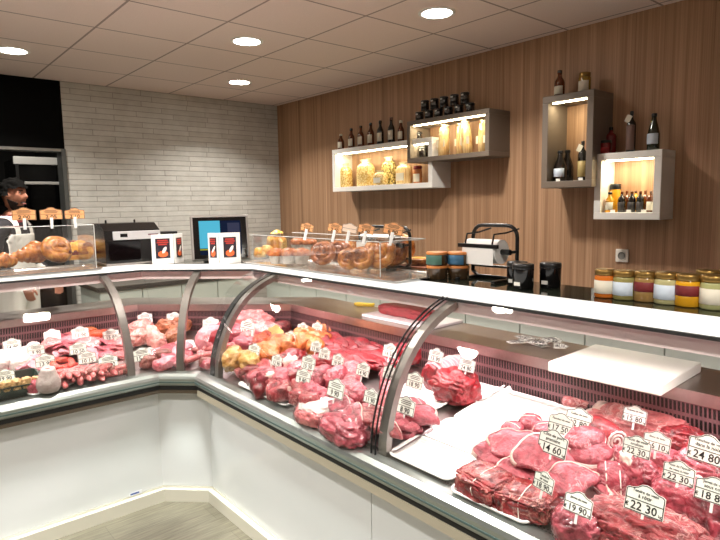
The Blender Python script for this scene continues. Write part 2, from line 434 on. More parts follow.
# ------------------------------------------------------------------ staff-side cabinets along both walls
M_door = pm('pale_grey_green_door', (196, 204, 196), .3)
M_dtop = pm('dark_stone_worktop', (58, 54, 50), .35)
M_hand = pm('brushed_handle', (150, 150, 150), .35, 1)
door_me = hand_me = None
def cabinet(loc, rz, wd, dep, h, label):
    c = empty('base_cabinet', loc, rz, label, 'cabinet', 'pale back cabinets behind the counters')
    bm = B(-wd/2+.002, wd/2-.002, 0, dep, .0, h); obj('body', bm, M_door, c)
    d = obj('door', B(-wd/2+.004, wd/2-.004, -.019, -.001, .09, h-.004, .002), M_door, c)
    obj('handle', tube(bmesh.new(), [(-.06, -.021, .6), (-.06, -.045, .6), (.06, -.045, .6), (.06, -.021, .6)], .005, 8), M_hand, d)
for k in range(-2, 9):
    cabinet((3.07, 1.185+.432*k+.216, 0), -PI/2, .432, .56, .86, 'pale grey base cabinet under the wood wall, %s along the row' % (ORD[8-k]))
tag(obj('worktop_slab', B(3.03, XW-.005, .31, 5.07, .862, .90, .003), M_dtop), 'long dark stone worktop on the cabinets along the wood wall', 'worktop')
for k in range(4):
    cabinet((1.41+.355*k+.178, 5.02, 0), 0, .355, .55, .86, 'pale base cabinet under the brick wall, %s along the row' % ORD[k])
tag(obj('worktop_slab', B(1.39, 2.84, 4.98, YW-.105, .862, .90, .003), M_dtop), 'dark stone worktop on the cabinets along the white brick wall', 'worktop')
# socket
sk = empty('wall_socket', at_X(622.5, 255.5, XW-.001), -PI/2, 'white square power socket on the wood wall under the white bracket shelf', 'socket')
bm = bmesh.new(); box(bm, -.041, .041, -.011, 0, -.041, .041, .004); obj('plate', bm, pm('socket_white', (226, 222, 212), .4), sk)
bm = lathe(bmesh.new(), [(.0005, 0), (.019, 0), (.021, .004), (.024, .004)], 24, cap=False)
bmesh.ops.rotate(bm, verts=bm.verts, matrix=Matrix.Rotation(PI/2, 3, 'X')); bmesh.ops.translate(bm, verts=bm.verts, vec=(0, -.0115, 0))
obj('well', bm, pm('socket_well', (120, 118, 112), .5), sk)

# kitchen beyond the opening
ov = empty('kitchen_oven', (1.27, 6.55, 0), 0, 'tall black kitchen oven with steel bands seen through the opening', 'oven')
obj('body', B(-.12, .25, 0, .6, 0, 2.06, .006), pm('oven_black', (16, 16, 17), .25), ov)
obj('control_band', B(-.14, .25, -.03, -.001, 2.0, 2.075, .004), pm('oven_steel', (225, 224, 218), .4), ov)
dr = obj('door', B(-.06, .25, -.02, -.001, .8, 1.80, .004), pm('oven_glass', (9, 9, 10), .08), ov)
obj('handle', B(-.06, .25, -.055, -.024, 1.80, 1.83, .006), pm('oven_handle', (222, 220, 214), .4), dr)
obj('side_rail', B(-.125, -.10, -.028, -.001, 0, 2.0), pm('rail_grey', (70, 70, 70), .4, .7), ov)
hd = empty('extractor_hood', (.55, 6.4, 2.2), 0, 'dark steel extractor hood high in the kitchen opening', 'hood')
bm = bmesh.new(); prism(bm, [(-.45, 0), (.45, 0), (.45, .5), (-.45, .5)], .0, .10); obj('canopy', bm, pm('hood_dark', (58, 56, 54), .35, .6), hd)
obj('duct', B(-.15, .15, .15, .45, .10, .478), pm('hood_dark', (58, 56, 54), .35, .6), hd)
L = bpy.data.lights.new('kitchen_fill', 'AREA'); L.size = .5; L.energy = 9; L.color = (1, .93, .84); _k = bpy.data.objects.new('kitchen_fill', L); COL.objects.link(_k); _k.location = (1.0, 5.95, 2.6)  # added fill light without a fixture, brightens the oven's steel bands
kb = empty('kitchen_bench', (.35, 6.3, 0), 0, 'dark steel kitchen bench behind the opening', 'bench')
obj('bench_top', B(-.7, .7, 0, .6, .86, .90, .004), pm('bench_steel', (80, 80, 80), .35, .8), kb)
for x in (-.66, .66):
    for y in (.04, .56): obj('leg', B(x-.02, x+.02, y-.02, y+.02, 0, .86), pm('bench_steel', (80, 80, 80), .35, .8), kb)

# ------------------------------------------------------------------ lit box shelves on the wood wall
M_shw = pm('white_lacquer', (232, 230, 224), .35); M_sht = pm('taupe_lacquer', (112, 100, 88), .45)
M_warm = emis('warm_led_strip', (255, 236, 190), 22)
def wood_back(): return bpy.data.materials['wood_panel']
def boxshelf(label, y0, y1, z0, z1, dep, th, mat, energy, cat='shelf'):
    yc, zc = (y0+y1)/2, z0
    c = empty('box_shelf', (XW-.001, yc, zc), -PI/2, label, cat)      # local x = -Y world, local y = +X world
    w, h = (y1-y0)/2, z1-z0
    obj('top_board', B(-w, w, -dep, 0, h-th, h, .002), mat, c); obj('bottom_board', B(-w, w, -dep, 0, 0, th, .002), mat, c)
    obj('side_board', B(-w, -w+th, -dep, 0, th+.0005, h-th-.0005, .002), mat, c); obj('side_board', B(w-th, w, -dep, 0, th+.0005, h-th-.0005, .002), mat, c)
    obj('back_board', B(-w+th, w-th, -.012, 0, th+.0005, h-th-.0005), wood_back(), c)
    st = obj('light_strip', B(-w+th+.02, w-th-.02, -dep+.020, -dep+.034, h-th-.008, h-th-.0005), M_warm, c)
    L = bpy.data.lights.new('shelf_lamp', 'AREA'); L.shape = 'RECTANGLE'; L.size = 2*(w-th)-.04; L.size_y = .02; L.energy = energy; L.color = (1, .89, .62)
    lo = bpy.data.objects.new('shelf_lamp', L); COL.objects.link(lo); lo.parent = c; lo.location = (0, -dep+.05, h-th-.011); lo.rotation_euler = (math.radians(12), 0, 0)
    return c
boxshelf('long white lit box shelf with pasta bags, lowest of the left pair', 3.12, 4.40, 1.675, 2.07, .225, .042, M_shw, 2.2)
boxshelf('taupe lit box shelf with spaghetti packs, overlapping the long white shelf', 2.555, 3.372, 1.88, 2.212, .25, .036, M_sht, 1.8)
boxshelf('tall taupe lit box shelf with dark bottles', 1.787, 2.136, 1.637, 2.222, .245, .042, M_sht, .8)
boxshelf('small square white lit box shelf holding miniature bottles', 1.402, 1.80, 1.435, 1.836, .185, .042, M_shw, 1.2)

# bottles, jars, packets ---------------------------------------------------------------------------
def glassy(name, rgb, rough=.08): return pm(name, rgb, rough, 0, Specular_IOR_Level=.6, Coat_Weight=.4)
M_gblack = glassy('black_glass', (16, 14, 12)); M_gbrown = glassy('brown_glass', (92, 44, 18)); M_ggreen = glassy('dark_green_glass', (30, 38, 18))
M_gamber = glassy('amber_liquid', (210, 150, 40)); M_gred = glassy('red_liquid', (120, 14, 16))
M_label = pm('paper_label', (214, 208, 190), .7); M_gold = pm('gold_lid', (150, 120, 66), .3, .85); M_lblblue = pm('blue_white_label', (196, 208, 220), .6)
M_darkred = pm('dark_red_label', (110, 26, 28), .6); M_silver = pm('silver_lid', (190, 190, 188), .3, .8)
PROF = {
 'sauce': [(.0, 0), (.9, 0), (1, .03), (1, .52), (.9, .62), (.5, .74), (.42, .80), (.42, .90)],
 'oil':   [(.0, 0), (.9, 0), (1, .02), (1, .66), (.85, .73), (.40, .80), (.34, .84), (.34, .90)],
 'swing': [(.0, 0), (.9, 0), (1, .03), (1, .45), (.8, .60), (.48, .78), (.40, .86), (.40, .92)],
 'jar':   [(.0, 0), (.93, 0), (1, .04), (1, .72), (.92, .80), (.86, .82)],
 'tub':   [(.0, 0), (.92, 0), (.96, .03), (1, .80), (1, .82)],
}
def bottle(name, label, cat, loc, r, h, kind, body, cap, lab=None, lz=(.14, .48), group=None, rz=0, tagm=None, capname='cap'):
    c = empty(name, loc, rz, label, cat, group)
    pr = PROF[kind]; P = [(max(a*r, .0004), z*h) for a, z in pr]
    obj('body', lathe(bmesh.new(), P, 20), body, c, True)
    r1 = pr[-1][0]*r; z1 = pr[-1][1]*h
    cr = r1*1.12 if kind not in ('jar', 'tub') else r*1.0
    obj(capname, lathe(bmesh.new(), [(.0004, z1-.002), (cr*.98, z1-.002), (cr, z1+.002), (cr, h-.003), (cr*.92, h), (.0004, h)], 20), cap, c, True)
    if lab is not None:   # wrap-around paper label on the room side (local -y)
        rr = r*1.006; a = PI*1.5
        obj('paper_label', lathe(bmesh.new(), [(rr, lz[0]*h), (rr+.0006, lz[0]*h+.0005), (rr+.0006, lz[1]*h-.0005), (rr, lz[1]*h)], 14, cap=False, a0=a-1.15, a1=a+1.15), lab, c, True)
    if tagm is not None:
        bm = bmesh.new(); box(bm, -.016, .016, -r1-.012, -r1-.010, -.045, .0); bmesh.ops.rotate(bm, verts=bm.verts, cent=(0, 0, 0), matrix=Matrix.Rotation(.5, 3, 'Y'))
        bmesh.ops.translate(bm, verts=bm.verts, vec=(0, 0, z1)); obj('neck_tag', bm, tagm, c)
    return c
RW = -PI/2
def onY(px, py, X): return at_X(px, py, X).y
XB = XW-.12
# row of brown sauce bottles on the long white shelf
for i, (px, h, cap) in enumerate([(341, .155, M_label), (351.5, .19, M_gblack), (361, .20, M_gblack), (371, .21, M_gblack), (380.5, .215, M_gblack), (391.5, .225, M_gbrown)]):
    bottle('sauce_bottle', 'brown glass sauce bottle on top of the long white shelf, ' + ORD[i], 'bottle', (XB, onY(px, 145, XB), 2.0705), .031, h, 'sauce', M_gbrown if i < 4 else M_gblack, cap, M_label, (.15, .5), 'brown bottles on the long white shelf', RW)
bottle('sauce_bottle', 'small clear-topped sauce bottle on the white shelf beside the taupe shelf', 'bottle', (XB, onY(403.5, 141, XB)+.03, 2.0705), .028, .185, 'sauce', M_gbrown, M_label, M_label, (.15, .5), None, RW)
# pasta bags in the long white shelf
def pasta_mat(name, c1, c2, sc_):
    b = NB(name); v = b.node('TexVoronoi'); b.set(v.inputs['Vector'], b.coord()); v.inputs['Scale'].default_value = sc_
    f = b.ramp(v.outputs['Distance'], [(.1, lin(*c1)), (.7, lin(*c2))])
    b.bsdf(f, .25, bump=v.outputs['Distance'], bstr=.6, bdist=.006, Coat_Weight=.6); return b.m
M_pasta = pasta_mat('pasta_in_film', (240, 222, 164), (184, 146, 70), 75)
M_pasta2 = pasta_mat('mixed_pasta_in_film', (240, 220, 140), (110, 90, 40), 60)
M_spag = NB('spaghetti_in_film'); _n = M_spag.noise(M_spag.mapv(M_spag.coord(), (120, 120, 2)), 2, 2); M_spag.bsdf(M_spag.ramp(_n, [(.35, lin(186, 136, 76)), (.6, lin(238, 212, 156))]), .25, Coat_Weight=.5); M_spag = M_spag.m
M_film = pm('clear_bag_top', (236, 226, 196), .2)
def bag(label, loc, w, d, h, mat, lab=None, rz=RW, seed=0, tie=True):
    c = empty('pasta_bag', loc, rz, label, 'pasta bag')
    bm = bmesh.new(); n = 14; prof = [(0, .92), (.06, 1), (.35, 1.02), (.68, .97), (.80, .80), (.86, .50)]
    rings = []
    for z, k in prof:
        rings.append([bm.verts.new((math.copysign(abs(math.cos(t))**.6, math.cos(t))*w/2*k*(1+.05*noise.noise((seed+math.cos(t)*2, z*7, math.sin(t)*2))), math.copysign(abs(math.sin(t))**.6, math.sin(t))*d/2*k, z*h)) for t in [2*PI*j/n for j in range(n)]])
    for a, b2 in zip(rings, rings[1:]):
        for j in range(n): bm.faces.new((a[j], a[(j+1) % n], b2[(j+1) % n], b2[j]))
    bm.faces.new(rings[0][::-1]); bm.faces.new(rings[-1])
    obj('filled_bag', bm, mat, c, True)
    bm = bmesh.new(); rr = []
    for z, k in ((.855, .48), (.90, .42), (1.0, .66)):
        rr.append([bm.verts.new((math.cos(2*PI*j/n)*w/2*k*(1+.25*math.sin(j*2.5)), math.sin(2*PI*j/n)*d/2*k*.7, z*h)) for j in range(n)])
    for a, b2 in zip(rr, rr[1:]):
        for j in range(n): bm.faces.new((a[j], a[(j+1) % n], b2[(j+1) % n], b2[j]))
    obj('gathered_top', bm, M_film, c, True)
    if lab: obj('paper_label', B(-w*.28, w*.28, -d*.56-.002, -d*.53, h*.16, h*.5), lab, c)
    return c
XA = XW-.115
bag('bag of yellow pasta shells at the left end of the long white shelf', (XA, onY(345, 185, XA), 1.7175), .17, .10, .225, M_pasta, seed=1)
bag('large bag of yellow pasta, second from the left in the long white shelf', (XA, onY(366, 184, XA), 1.7175), .20, .11, .245, M_pasta, seed=2)
bag('mixed dark and yellow pasta bag in the middle of the long white shelf', (XA+.035, onY(386, 182, XA), 1.7175), .16, .07, .25, M_pasta2, seed=3)
bag('short bag of pale pasta standing in front of the mixed pasta bag', (XA-.055, onY(381, 184, XA-.05)-.0, 1.7175), .15, .08, .13, M_pasta, M_label, seed=4)
bag('bag of ribbon pasta with a cream label beside the red-lidded jar', (XA, onY(404, 183, XA), 1.7175), .16, .09, .19, M_spag, M_label, seed=5)
bottle('preserve_jar', 'red-lidded jar with a pale label at the right end of the long white shelf', 'jar', (XA, onY(419.5, 182, XA)+.02, 1.7175), .036, .145, 'jar', pm('pasta_sauce', (196, 120, 70), .2), pm('red_lid', (140, 26, 24), .35), M_label, (.1, .55), None, RW, None, 'lid')
# jars and spaghetti in the taupe shelf
XBs = XW-.13
for i, (px, w) in enumerate([(446, .125), (459, .12), (470, .12), (481, .125)]):
    c = empty('spaghetti_pack', (XBs+(.03 if i % 2 else -.03), onY(px, 152, XBs), 1.9175), RW, 'tied pack of long spaghetti standing in the taupe shelf, ' + ORD[i], 'pasta pack', 'spaghetti packs in the taupe shelf')
    bm = bmesh.new(); lean = (.10, .0, -.1, .03)[i]
    tube(bm, [(0, 0, .001), (lean*.04, .0, .07), (lean*.1, 0, .15), (lean*.16, 0, .215)], [w*.44, w*.47, w*.44, w*.40], 14, flat=.5); obj('pasta_bundle', bm, M_spag, c, True)
    obj('paper_label', B(-w*.34, w*.34, -w*.26-.004, -w*.26-.002, .07, .125), M_label, c)
    bm = bmesh.new(); tube(bm, [(lean*.16, 0, .216), (lean*.18, 0, .225), (lean*.2, 0, .24)], [w*.36, w*.22, w*.40], 12, flat=.5); obj('gathered_top', bm, M_film, c, True)
M_jblack = glassy('dark_jam', (22, 16, 14), .12); M_lidk = pm('black_lid', (20, 20, 20), .3); M_rimw = pm('lid_seal_white', (200, 200, 196), .5)
def black_jar(label, loc, r=.034, h=.082, group='black-lidded jars on the taupe shelf'):
    c = bottle('preserve_jar', label, 'jar', loc, r, h, 'jar', M_jblack, M_lidk, None, group=group, rz=RW, capname='lid')
    obj('seal_label', B(-.010, .010, -r*.98-.0012, -r*.98, h*.70, h*.84), M_rimw, c)
    obj('lid_shine_ring', lathe(bmesh.new(), [(r*.90, h+.0003), (r*.98, h-.001)], 20, cap=False), M_silver, c)
    return c
XJ = XW-.13
for i, px in enumerate((419.5, 429, 438.5, 448.5, 459, 470)):
    black_jar('black-lidded dark jar, bottom row on taupe shelf, ' + ORD[i], (XJ, onY(px, 113, XJ), 2.2125))
for i, px in enumerate((425, 434.5, 444, 454.5, 465)):
    black_jar('black-lidded dark jar, upper row of the stack, ' + ORD[i], (XJ, onY(px, 99, XJ), 2.2125+.0835))
black_jar('single dark jar inside the taupe shelf, on the white shelf corner', (XW-.14, onY(418.5, 146, XW-.14), 2.0705), .032, .06, None)
for i, px in enumerate((414, 423)):
    black_jar('dark jar in the shadowed lower left of the taupe shelf, ' + ('left one' if i == 0 else 'right one'), (XW-.14, onY(px, 160, XW-.14), 1.9175), .034, .09, 'dark jars in the corner of the taupe shelf')
# tall taupe shelf
XC = XW-.13
bottle('wine_bottle', 'dark round bottle with a pale blue label, left in the tall taupe shelf', 'bottle', (XC-.03, onY(560, 180, XC-.03), 1.6795), .042, .20, 'swing', M_gblack, M_dark, M_lblblue, (.15, .42), None, RW)
bottle('wine_bottle', 'dark round bottle behind the pale-labelled one in the tall taupe shelf', 'bottle', (XC+.04, onY(567, 178, XC+.04), 1.6795), .04, .205, 'swing', M_gblack, M_dark, None, rz=RW)
bottle('oil_bottle', 'slim black oil bottle with a white neck tag inside the tall taupe shelf', 'bottle', (XC, onY(582, 180, XC), 1.6795), .028, .25, 'oil', M_gblack, M_dark, pm('gold_print', (170, 150, 96), .5), (.1, .5), None, RW, M_label)
bottle('sauce_bottle', 'small brown bottle with a pale label on top of the tall taupe shelf', 'bottle', (XC, onY(559.5, 90, XC), 2.2225), .033, .175, 'sauce', M_gbrown, M_gblack, M_label, (.12, .42), None, RW)
bottle('preserve_jar', 'gold-lidded jar of yellow preserve on top of the tall taupe shelf', 'jar', (XC, onY(584.5, 90, XC), 2.2225), .037, .13, 'jar', pm('mustard_preserve', (150, 120, 46), .2), M_gold, M_label, (.1, .6), None, RW, None, 'lid')
# small white shelf
XD = XW-.095
bottle('syrup_bottle', 'squat bottle with a red label on the small white shelf beside the tall shelf', 'bottle', (XD-.02, onY(604.5, 153, XD-.02)-.005, 1.8365), .034, .085, 'jar', M_gred, M_dark, pm('red_label', (150, 22, 26), .5), (.06, .5), None, RW)
bottle('syrup_bottle', 'dark red bottle with a slim neck behind the squat red one', 'bottle', (XD+.045, onY(610.5, 151, XD+.045), 1.8365), .032, .17, 'oil', M_gred, M_gblack, None, rz=RW)
bottle('oil_bottle', 'tall slim black oil bottle with a white neck tag on the small white shelf', 'bottle', (XD, onY(630.5, 152, XD), 1.8365), .027, .245, 'oil', M_gblack, M_dark, pm('dark_print_label', (110, 84, 74), .6), (.06, .66), None, RW, M_label)
bottle('lemonade_bottle', 'round green glass bottle with a pale label at the right on the small white shelf', 'bottle', (XD, onY(653, 150, XD), 1.8365), .034, .215, 'swing', M_ggreen, M_dark, M_lblblue, (.18, .46), None, RW)
bottle('flask_bottle', 'gold flask bottle with a cream label, front left in the small white shelf', 'bottle', (XD-.045, onY(609.5, 210, XD-.045), 1.4775), .027, .125, 'sauce', M_gamber, M_gblack, M_label, (.12, .5), None, RW)
bottle('flask_bottle', 'amber bottle with a wide black stopper at the back of the small white shelf', 'bottle', (XD+.03, onY(615, 205, XD+.03), 1.4775), .032, .175, 'jar', M_gamber, M_dark, None, rz=RW)
for i, px in enumerate((621.5, 631.5, 640.0, 650.5)):
    bottle('miniature_bottle', 'miniature slim-necked bottle in the small white shelf, ' + ORD[i], 'bottle', (XD-.025, onY(px, 209, XD-.025), 1.4775), .0225, .125, 'oil', M_gblack if i < 3 else M_gbrown, M_gbrown, pm('black_print_label', (46, 42, 44), .5) if i < 3 else M_label, (.1, .5), 'miniature bottles in the small white shelf', RW)
for i, px in enumerate((626.5, 635.5, 645, 655)):
    bottle('miniature_bottle', 'miniature amber bottle, back row of small white shelf, ' + ORD[i], 'bottle', (XD+.045, onY(px, 205, XD+.045), 1.4775), .021, .13, 'oil', M_gamber if i % 2 else M_gbrown, M_gbrown, None, group='miniature bottles in the back row of the small white shelf', rz=RW)
# shelf price slips
M_slip = pm('white_price_slip', (236, 234, 226), .6)
def slip(label, X, px, z, w=.028):
    y = onY(px, 200, X); o = obj('price_slip', B(-w/2, w/2, -.001, .001, 0, .016), M_slip, None, loc=(X, y, z), rz=RW); tag(o, label, 'price slip'); return o
slip('small white price slip under the blue-labelled bottle in the tall taupe shelf', XW-.225, 557.5, 1.6795)
slip('small white price slip under the slim oil bottle in the tall taupe shelf', XW-.225, 580, 1.6795)
slip('small white price slip under the gold flask in the small white shelf', XW-.165, 613, 1.4775)
slip('small white price slip under the middle miniatures in the small white shelf', XW-.165, 629, 1.4775)
slip('small white price slip at the right edge of the small white shelf', XW-.165, 644, 1.4775)

# ------------------------------------------------------------------ things standing on the counter's top shelf
ZT = 1.2165
def top(px, py, z=ZT): return at_z(px, py, z)
def preserve(px, py, label, body, lid, lab, r=.038, h=.098, lz=(.16, .62)):
    p = top(px, py); return bottle('preserve_jar', label, 'jar', (p.x+.03, p.y, ZT), r, h, 'jar', body, lid, lab, lz, None, RW, None, 'lid')
preserve(600.5, 298, 'gold-lidded jar of orange preserve, leftmost in the row by the socket', pm('orange_preserve', (196, 106, 36), .15), M_gold, M_label, .035)
preserve(620, 300, 'gold-lidded jar with a blue and white label, second in the row', pm('greenish_preserve', (140, 132, 80), .15), M_gold, M_lblblue, .037)
preserve(641, 302, 'gold-lidded jar with a dark red band label, third in the row', pm('tan_preserve', (150, 118, 70), .15), M_gold, M_darkred, .036, .1, (.34, .66))
preserve(662.5, 304.5, 'gold-lidded jar of pale preserve with a white label, fourth in the row', pm('pale_preserve', (172, 166, 120), .15), M_gold, M_lblblue, .038, .102)
preserve(684, 307, 'gold-lidded jar of yellow preserve with a dark red label, fifth in the row', pm('yellow_preserve', (206, 150, 30), .15), M_gold, M_darkred, .038, .102, (.34, .66))
preserve(709.5, 310, 'gold-lidded jar of pale green preserve at the right end of the row', pm('pale_green_preserve', (160, 160, 110), .15), M_gold, M_label, .038, .104)
p = top(702, 304); bottle('preserve_jar', 'partly hidden jar with a green label behind the last jar of the row', 'jar', (p.x+.10, p.y+.02, ZT), .036, .10, 'jar', pm('green_preserve', (120, 126, 70), .15), M_gold, M_label, (.2, .6), None, RW, None, 'lid')
# black tubs
for (px, py, dx, lb) in ((503.5, 288, .06, 'black lidded tub with a white sticker, leftmost and partly hidden of the three'), (516, 290, .015, 'black lidded tub with a white sticker, middle one of the three'), (541.5, 289, .03, 'black lidded tub standing a little apart to the right')):
    p = top(px, py); c = bottle('black_tub', lb, 'tub', (p.x+.03+dx, p.y, ZT), .041, .098, 'tub', pm('black_tub_plastic', (14, 13, 14), .15), M_lidk, None, rz=RW, capname='lid')
    obj('sticker', B(-.013, .013, -.0405, -.039, .016, .03), M_slip, c)
# stacked cream pots with orange lids
M_olid = pm('orange_wood_lid', (196, 120, 56), .5); M_pot = glassy('smoked_pot', (70, 52, 34), .15)
for (px, col, nm) in ((434, (64, 104, 92), 'green'), (455.5, (48, 96, 128), 'blue')):
    p = top(px, 279)
    bottle('food_pot', 'dark pot with an orange lid under the %s-labelled pot' % nm, 'pot', (p.x+.02, p.y, ZT), .048, .060, 'tub', M_pot, M_olid, None, rz=RW, capname='lid')
    bottle('food_pot', 'pot with an orange lid and a %s label, upper one of its stack' % nm, 'pot', (p.x+.02, p.y, ZT+.0605), .048, .060, 'tub', M_pot, M_olid, pm(nm+'_pot_label', col, .5), (.1, .78), None, RW, None, 'lid')

# paper-roll dispensers
M_paper = pm('paper_roll', (232, 230, 226), .7)
def dispenser(label, X, y0, y1, h, z=ZT):
    c = empty('paper_dispenser', (X, (y0+y1)/2, z), RW, label, 'paper dispenser'); w = (y1-y0)/2
    bm = bmesh.new(); pts = [(-w, 0, .03), (-w, 0, h-.05)]
    pts += [(-w+.05-.05*math.cos(t), 0, h-.05+.05*math.sin(t)) for t in (.4, .8, 1.2, PI/2)]
    pts += [(w-.05+.05*math.sin(t), 0, h-.05+.05*math.cos(t)) for t in (0, .4, .8, 1.2, PI/2)]+[(w, 0, .03), (w-.03, 0, .008), (-w+.03, 0, .008), (-w, 0, .03)]
    tube(bm, pts, .0085, 10); obj('frame', bm, M_dark, c, True)
    obj('cross_bar', tube(bmesh.new(), [(-w, 0, .055), (w, 0, .055)], .006, 8), M_dark, c)
    bm = bmesh.new(); tube(bm, [(-w+.016, -.045, .125), (w-.045, -.045, .125)], .052, 24); rl = obj('paper_roll', bm, M_paper, c, False)
    obj('core', tube(bmesh.new(), [(-w+.001, -.045, .125), (w-.002, -.045, .125)], .012, 12), M_dark, rl)
    obj('cutter_bar', B(-w-.004, w-.03, -.102, -.088, .142, .158), M_dark, c)
    obj('hanging_sheet', B(-w+.02, w-.05, -.0995, -.0985, .07, .142), M_paper, c)
    for x in (-w+.03, w-.06): obj('spring_arm', tube(bmesh.new(), [(x, -.092, .158), (x+.004, -.085, .20), (x+.025, -.03, h-.03), (x+.07, 0, h-.012)], .004, 6), M_dark, c)
    for x in (-w+.02, w-.02): obj('foot', B(x-.012, x+.012, -.14, .02, 0, .012, .003), M_dark, c)
    obj('side_arm', tube(bmesh.new(), [(w-.002, 0, .125), (w-.002, -.045, .125)], .007, 8), M_dark, c)
    return c
dispenser('black-framed paper roll dispenser with white roll beside the black tubs', 2.07, at_X(517, 260, 2.07).y, at_X(473, 260, 2.07).y, .235)
dispenser('black-framed paper roll dispenser half hidden behind the pastry case', 2.085, at_X(410, 250, 2.085).y, at_X(368, 250, 2.085).y, .215)

# black counter machine with a silver display strip
mc = empty('weighing_machine', (1.20, 3.47, ZT), math.radians(-3), 'black counter machine with a silver display strip in front of the brick wall', 'machine')
bm = bmesh.new(); sec = [(0, .0), (0, .155), (.012, .205), (.10, .245), (.27, .245), (.27, 0)]
A = [bm.verts.new((-.17, y, z)) for y, z in sec]; Bv = [bm.verts.new((.15, y, z)) for y, z in sec]
for i in range(6): bm.faces.new((A[i], A[(i+1) % 6], Bv[(i+1) % 6], Bv[i]))
bm.faces.new(A[::-1]); bm.faces.new(Bv); bmesh.ops.recalc_face_normals(bm, faces=bm.faces); obj('housing', bm, pm('machine_black', (16, 14, 14), .25), mc)
ds = obj('display_strip', B(-.125, .149, -.006, .004, .150, .200, .002), pm('machine_silver', (206, 204, 206), .3, .2), mc)
obj('display_window', B(-.085, -.045, -.009, -.0061, .166, .186), pm('lcd_dark', (24, 24, 26), .2), ds)
obj('maker_plate', B(.075, .135, -.008, -.0061, .172, .180), pm('plate_red', (120, 84, 96), .4), ds)
obj('front_glass', B(-.15, .145, -.004, -.0002, .03, .14), pm('machine_glass', (8, 4, 5), .05), mc)
obj('base_rim', B(-.172, .152, -.008, .272, -.0002, .014, .002), M_steel, mc)
for x in (-.11, .06): obj('hinge_knob', lathe(bmesh.new(), [(.006, .2455), (.006, .262), (.0004, .266)], 10, (x, .2)), M_dark, mc)

# customer screen on the corner
sn = empty('touch_screen', (1.625, 3.21, ZT), math.radians(-22), 'tilted touch screen in a silver frame showing a blue window', 'screen')
def tilt(bm, a, c=(0, 0, 0)): bmesh.ops.rotate(bm, verts=bm.verts, cent=c, matrix=Matrix.Rotation(a, 3, 'X')); return bm
TL = math.radians(-14)
obj('frame', tilt(B(-.175, .175, 0, .035, .012, .295, .008), TL), pm('silver_frame', (168, 164, 160), .3, .7), sn)
bz = obj('bezel', tilt(B(-.160, .160, -.004, -.0005, .022, .278), TL), pm('bezel_black', (8, 8, 9), .1), sn)
obj('screen', tilt(B(-.125, .125, -.0065, -.0045, .045, .255), TL), emis('screen_dark', (22, 30, 52), .8), bz)
scn = obj('blue_window', tilt(B(-.125, .000, -.0085, -.0068, .085, .255), TL), emis('screen_cyan', (86, 186, 214), .75), bz)
obj('yellow_bar', tilt(B(-.125, .02, -.0085, -.0068, .074, .081), TL), emis('screen_yellow', (170, 170, 40), .7), bz)
obj('menu_column', tilt(B(.045, .118, -.0085, -.0068, .075, .24), TL), emis('screen_menu', (60, 62, 84), .7), bz)
obj('foot', B(-.10, .10, .02, .15, 0, .02, .004), M_dark, sn)
obj('stem', tilt(B(-.05, .05, .036, .06, .012, .15, .004), math.radians(-8)), M_dark, sn)
bx = empty('card_terminal', (1.40, 3.50, ZT), math.radians(-5), 'small grey-black box between the leaflet cards and the screen', 'machine')
obj('body', B(-.07, .07, 0, .12, 0, .17, .006), pm('terminal_grey', (64, 60, 54), .4), bx)
obj('top_plate', B(-.072, .072, -.004, .122, .1705, .186, .003), M_dark, bx)

# leaflet stands (white folded cards with a picture on two faces)
M_card = pm('white_card', (238, 236, 232), .45)
def pic_part(parent, M4, w, h):
    fr = obj('picture', box(bmesh.new(), -w/2, w/2, -.0022, -.0008, -h/2, h/2), pm('picture_dark', (44, 38, 48), .3), parent)
    bm = bmesh.new()
    for k, (z, ww) in enumerate(((.40, .7), (.30, .8), (.20, .6))): box(bm, -w*ww/2, w*ww/2, -.0036, -.0024, h*z-h*.035, h*z+h*.035)
    a = obj('red_heading', bm, pm('picture_red', (176, 60, 52), .4), fr)
    bm = bmesh.new(); bmesh.ops.create_icosphere(bm, subdivisions=2, radius=1); bmesh.ops.scale(bm, verts=bm.verts, vec=(w*.36, .0008, h*.17)); bmesh.ops.translate(bm, verts=bm.verts, vec=(0, -.0032, -h*.28))
    obj('orange_dish', bm, pm('picture_orange', (222, 96, 44), .4), fr)
    bm = bmesh.new(); bmesh.ops.create_icosphere(bm, subdivisions=2, radius=1); bmesh.ops.scale(bm, verts=bm.verts, vec=(w*.12, .0008, h*.19)); bmesh.ops.rotate(bm, verts=bm.verts, cent=(0, 0, 0), matrix=Matrix.Rotation(.5, 3, 'Y')); bmesh.ops.translate(bm, verts=bm.verts, vec=(w*.1, -.0045, -h*.08))
    obj('white_shape', bm, pm('picture_white', (236, 232, 228), .4), fr)
    fr.matrix_local = M4
def leaflet(loc, rz, label, w=.125, h=.178, w2=.105, ang=50):
    c = empty('leaflet_stand', loc, math.radians(rz), label, 'leaflet stand')
    a = math.radians(ang)
    bm = bmesh.new(); box(bm, -w, 0, 0, .004, 0, h, .0015)
    obj('front_card', bm, M_card, c)
    bm = bmesh.new(); box(bm, 0, w2, 0, .004, 0, h, .0015, M=Matrix.Translation((.0045, .001, 0)) @ Matrix.Rotation(a, 4, 'Z')); obj('side_card', bm, M_card, c)
    pic_part(c, Matrix.Translation((-w/2, 0, h*.53)), w*.66, h*.66)
    pic_part(c, Matrix.Translation((.0045, .001, 0)) @ Matrix.Rotation(a, 4, 'Z') @ Matrix.Translation((w2*.5, 0, h*.53)), w2*.6, h*.66)
leaflet((1.375, 3.33, ZT), -12, 'white folded leaflet stand with red picture beside the black machine')
leaflet((1.545, 3.09, ZT), -60, 'white folded leaflet stand with red picture in front of the touch screen', .07, .182, .125, 45)
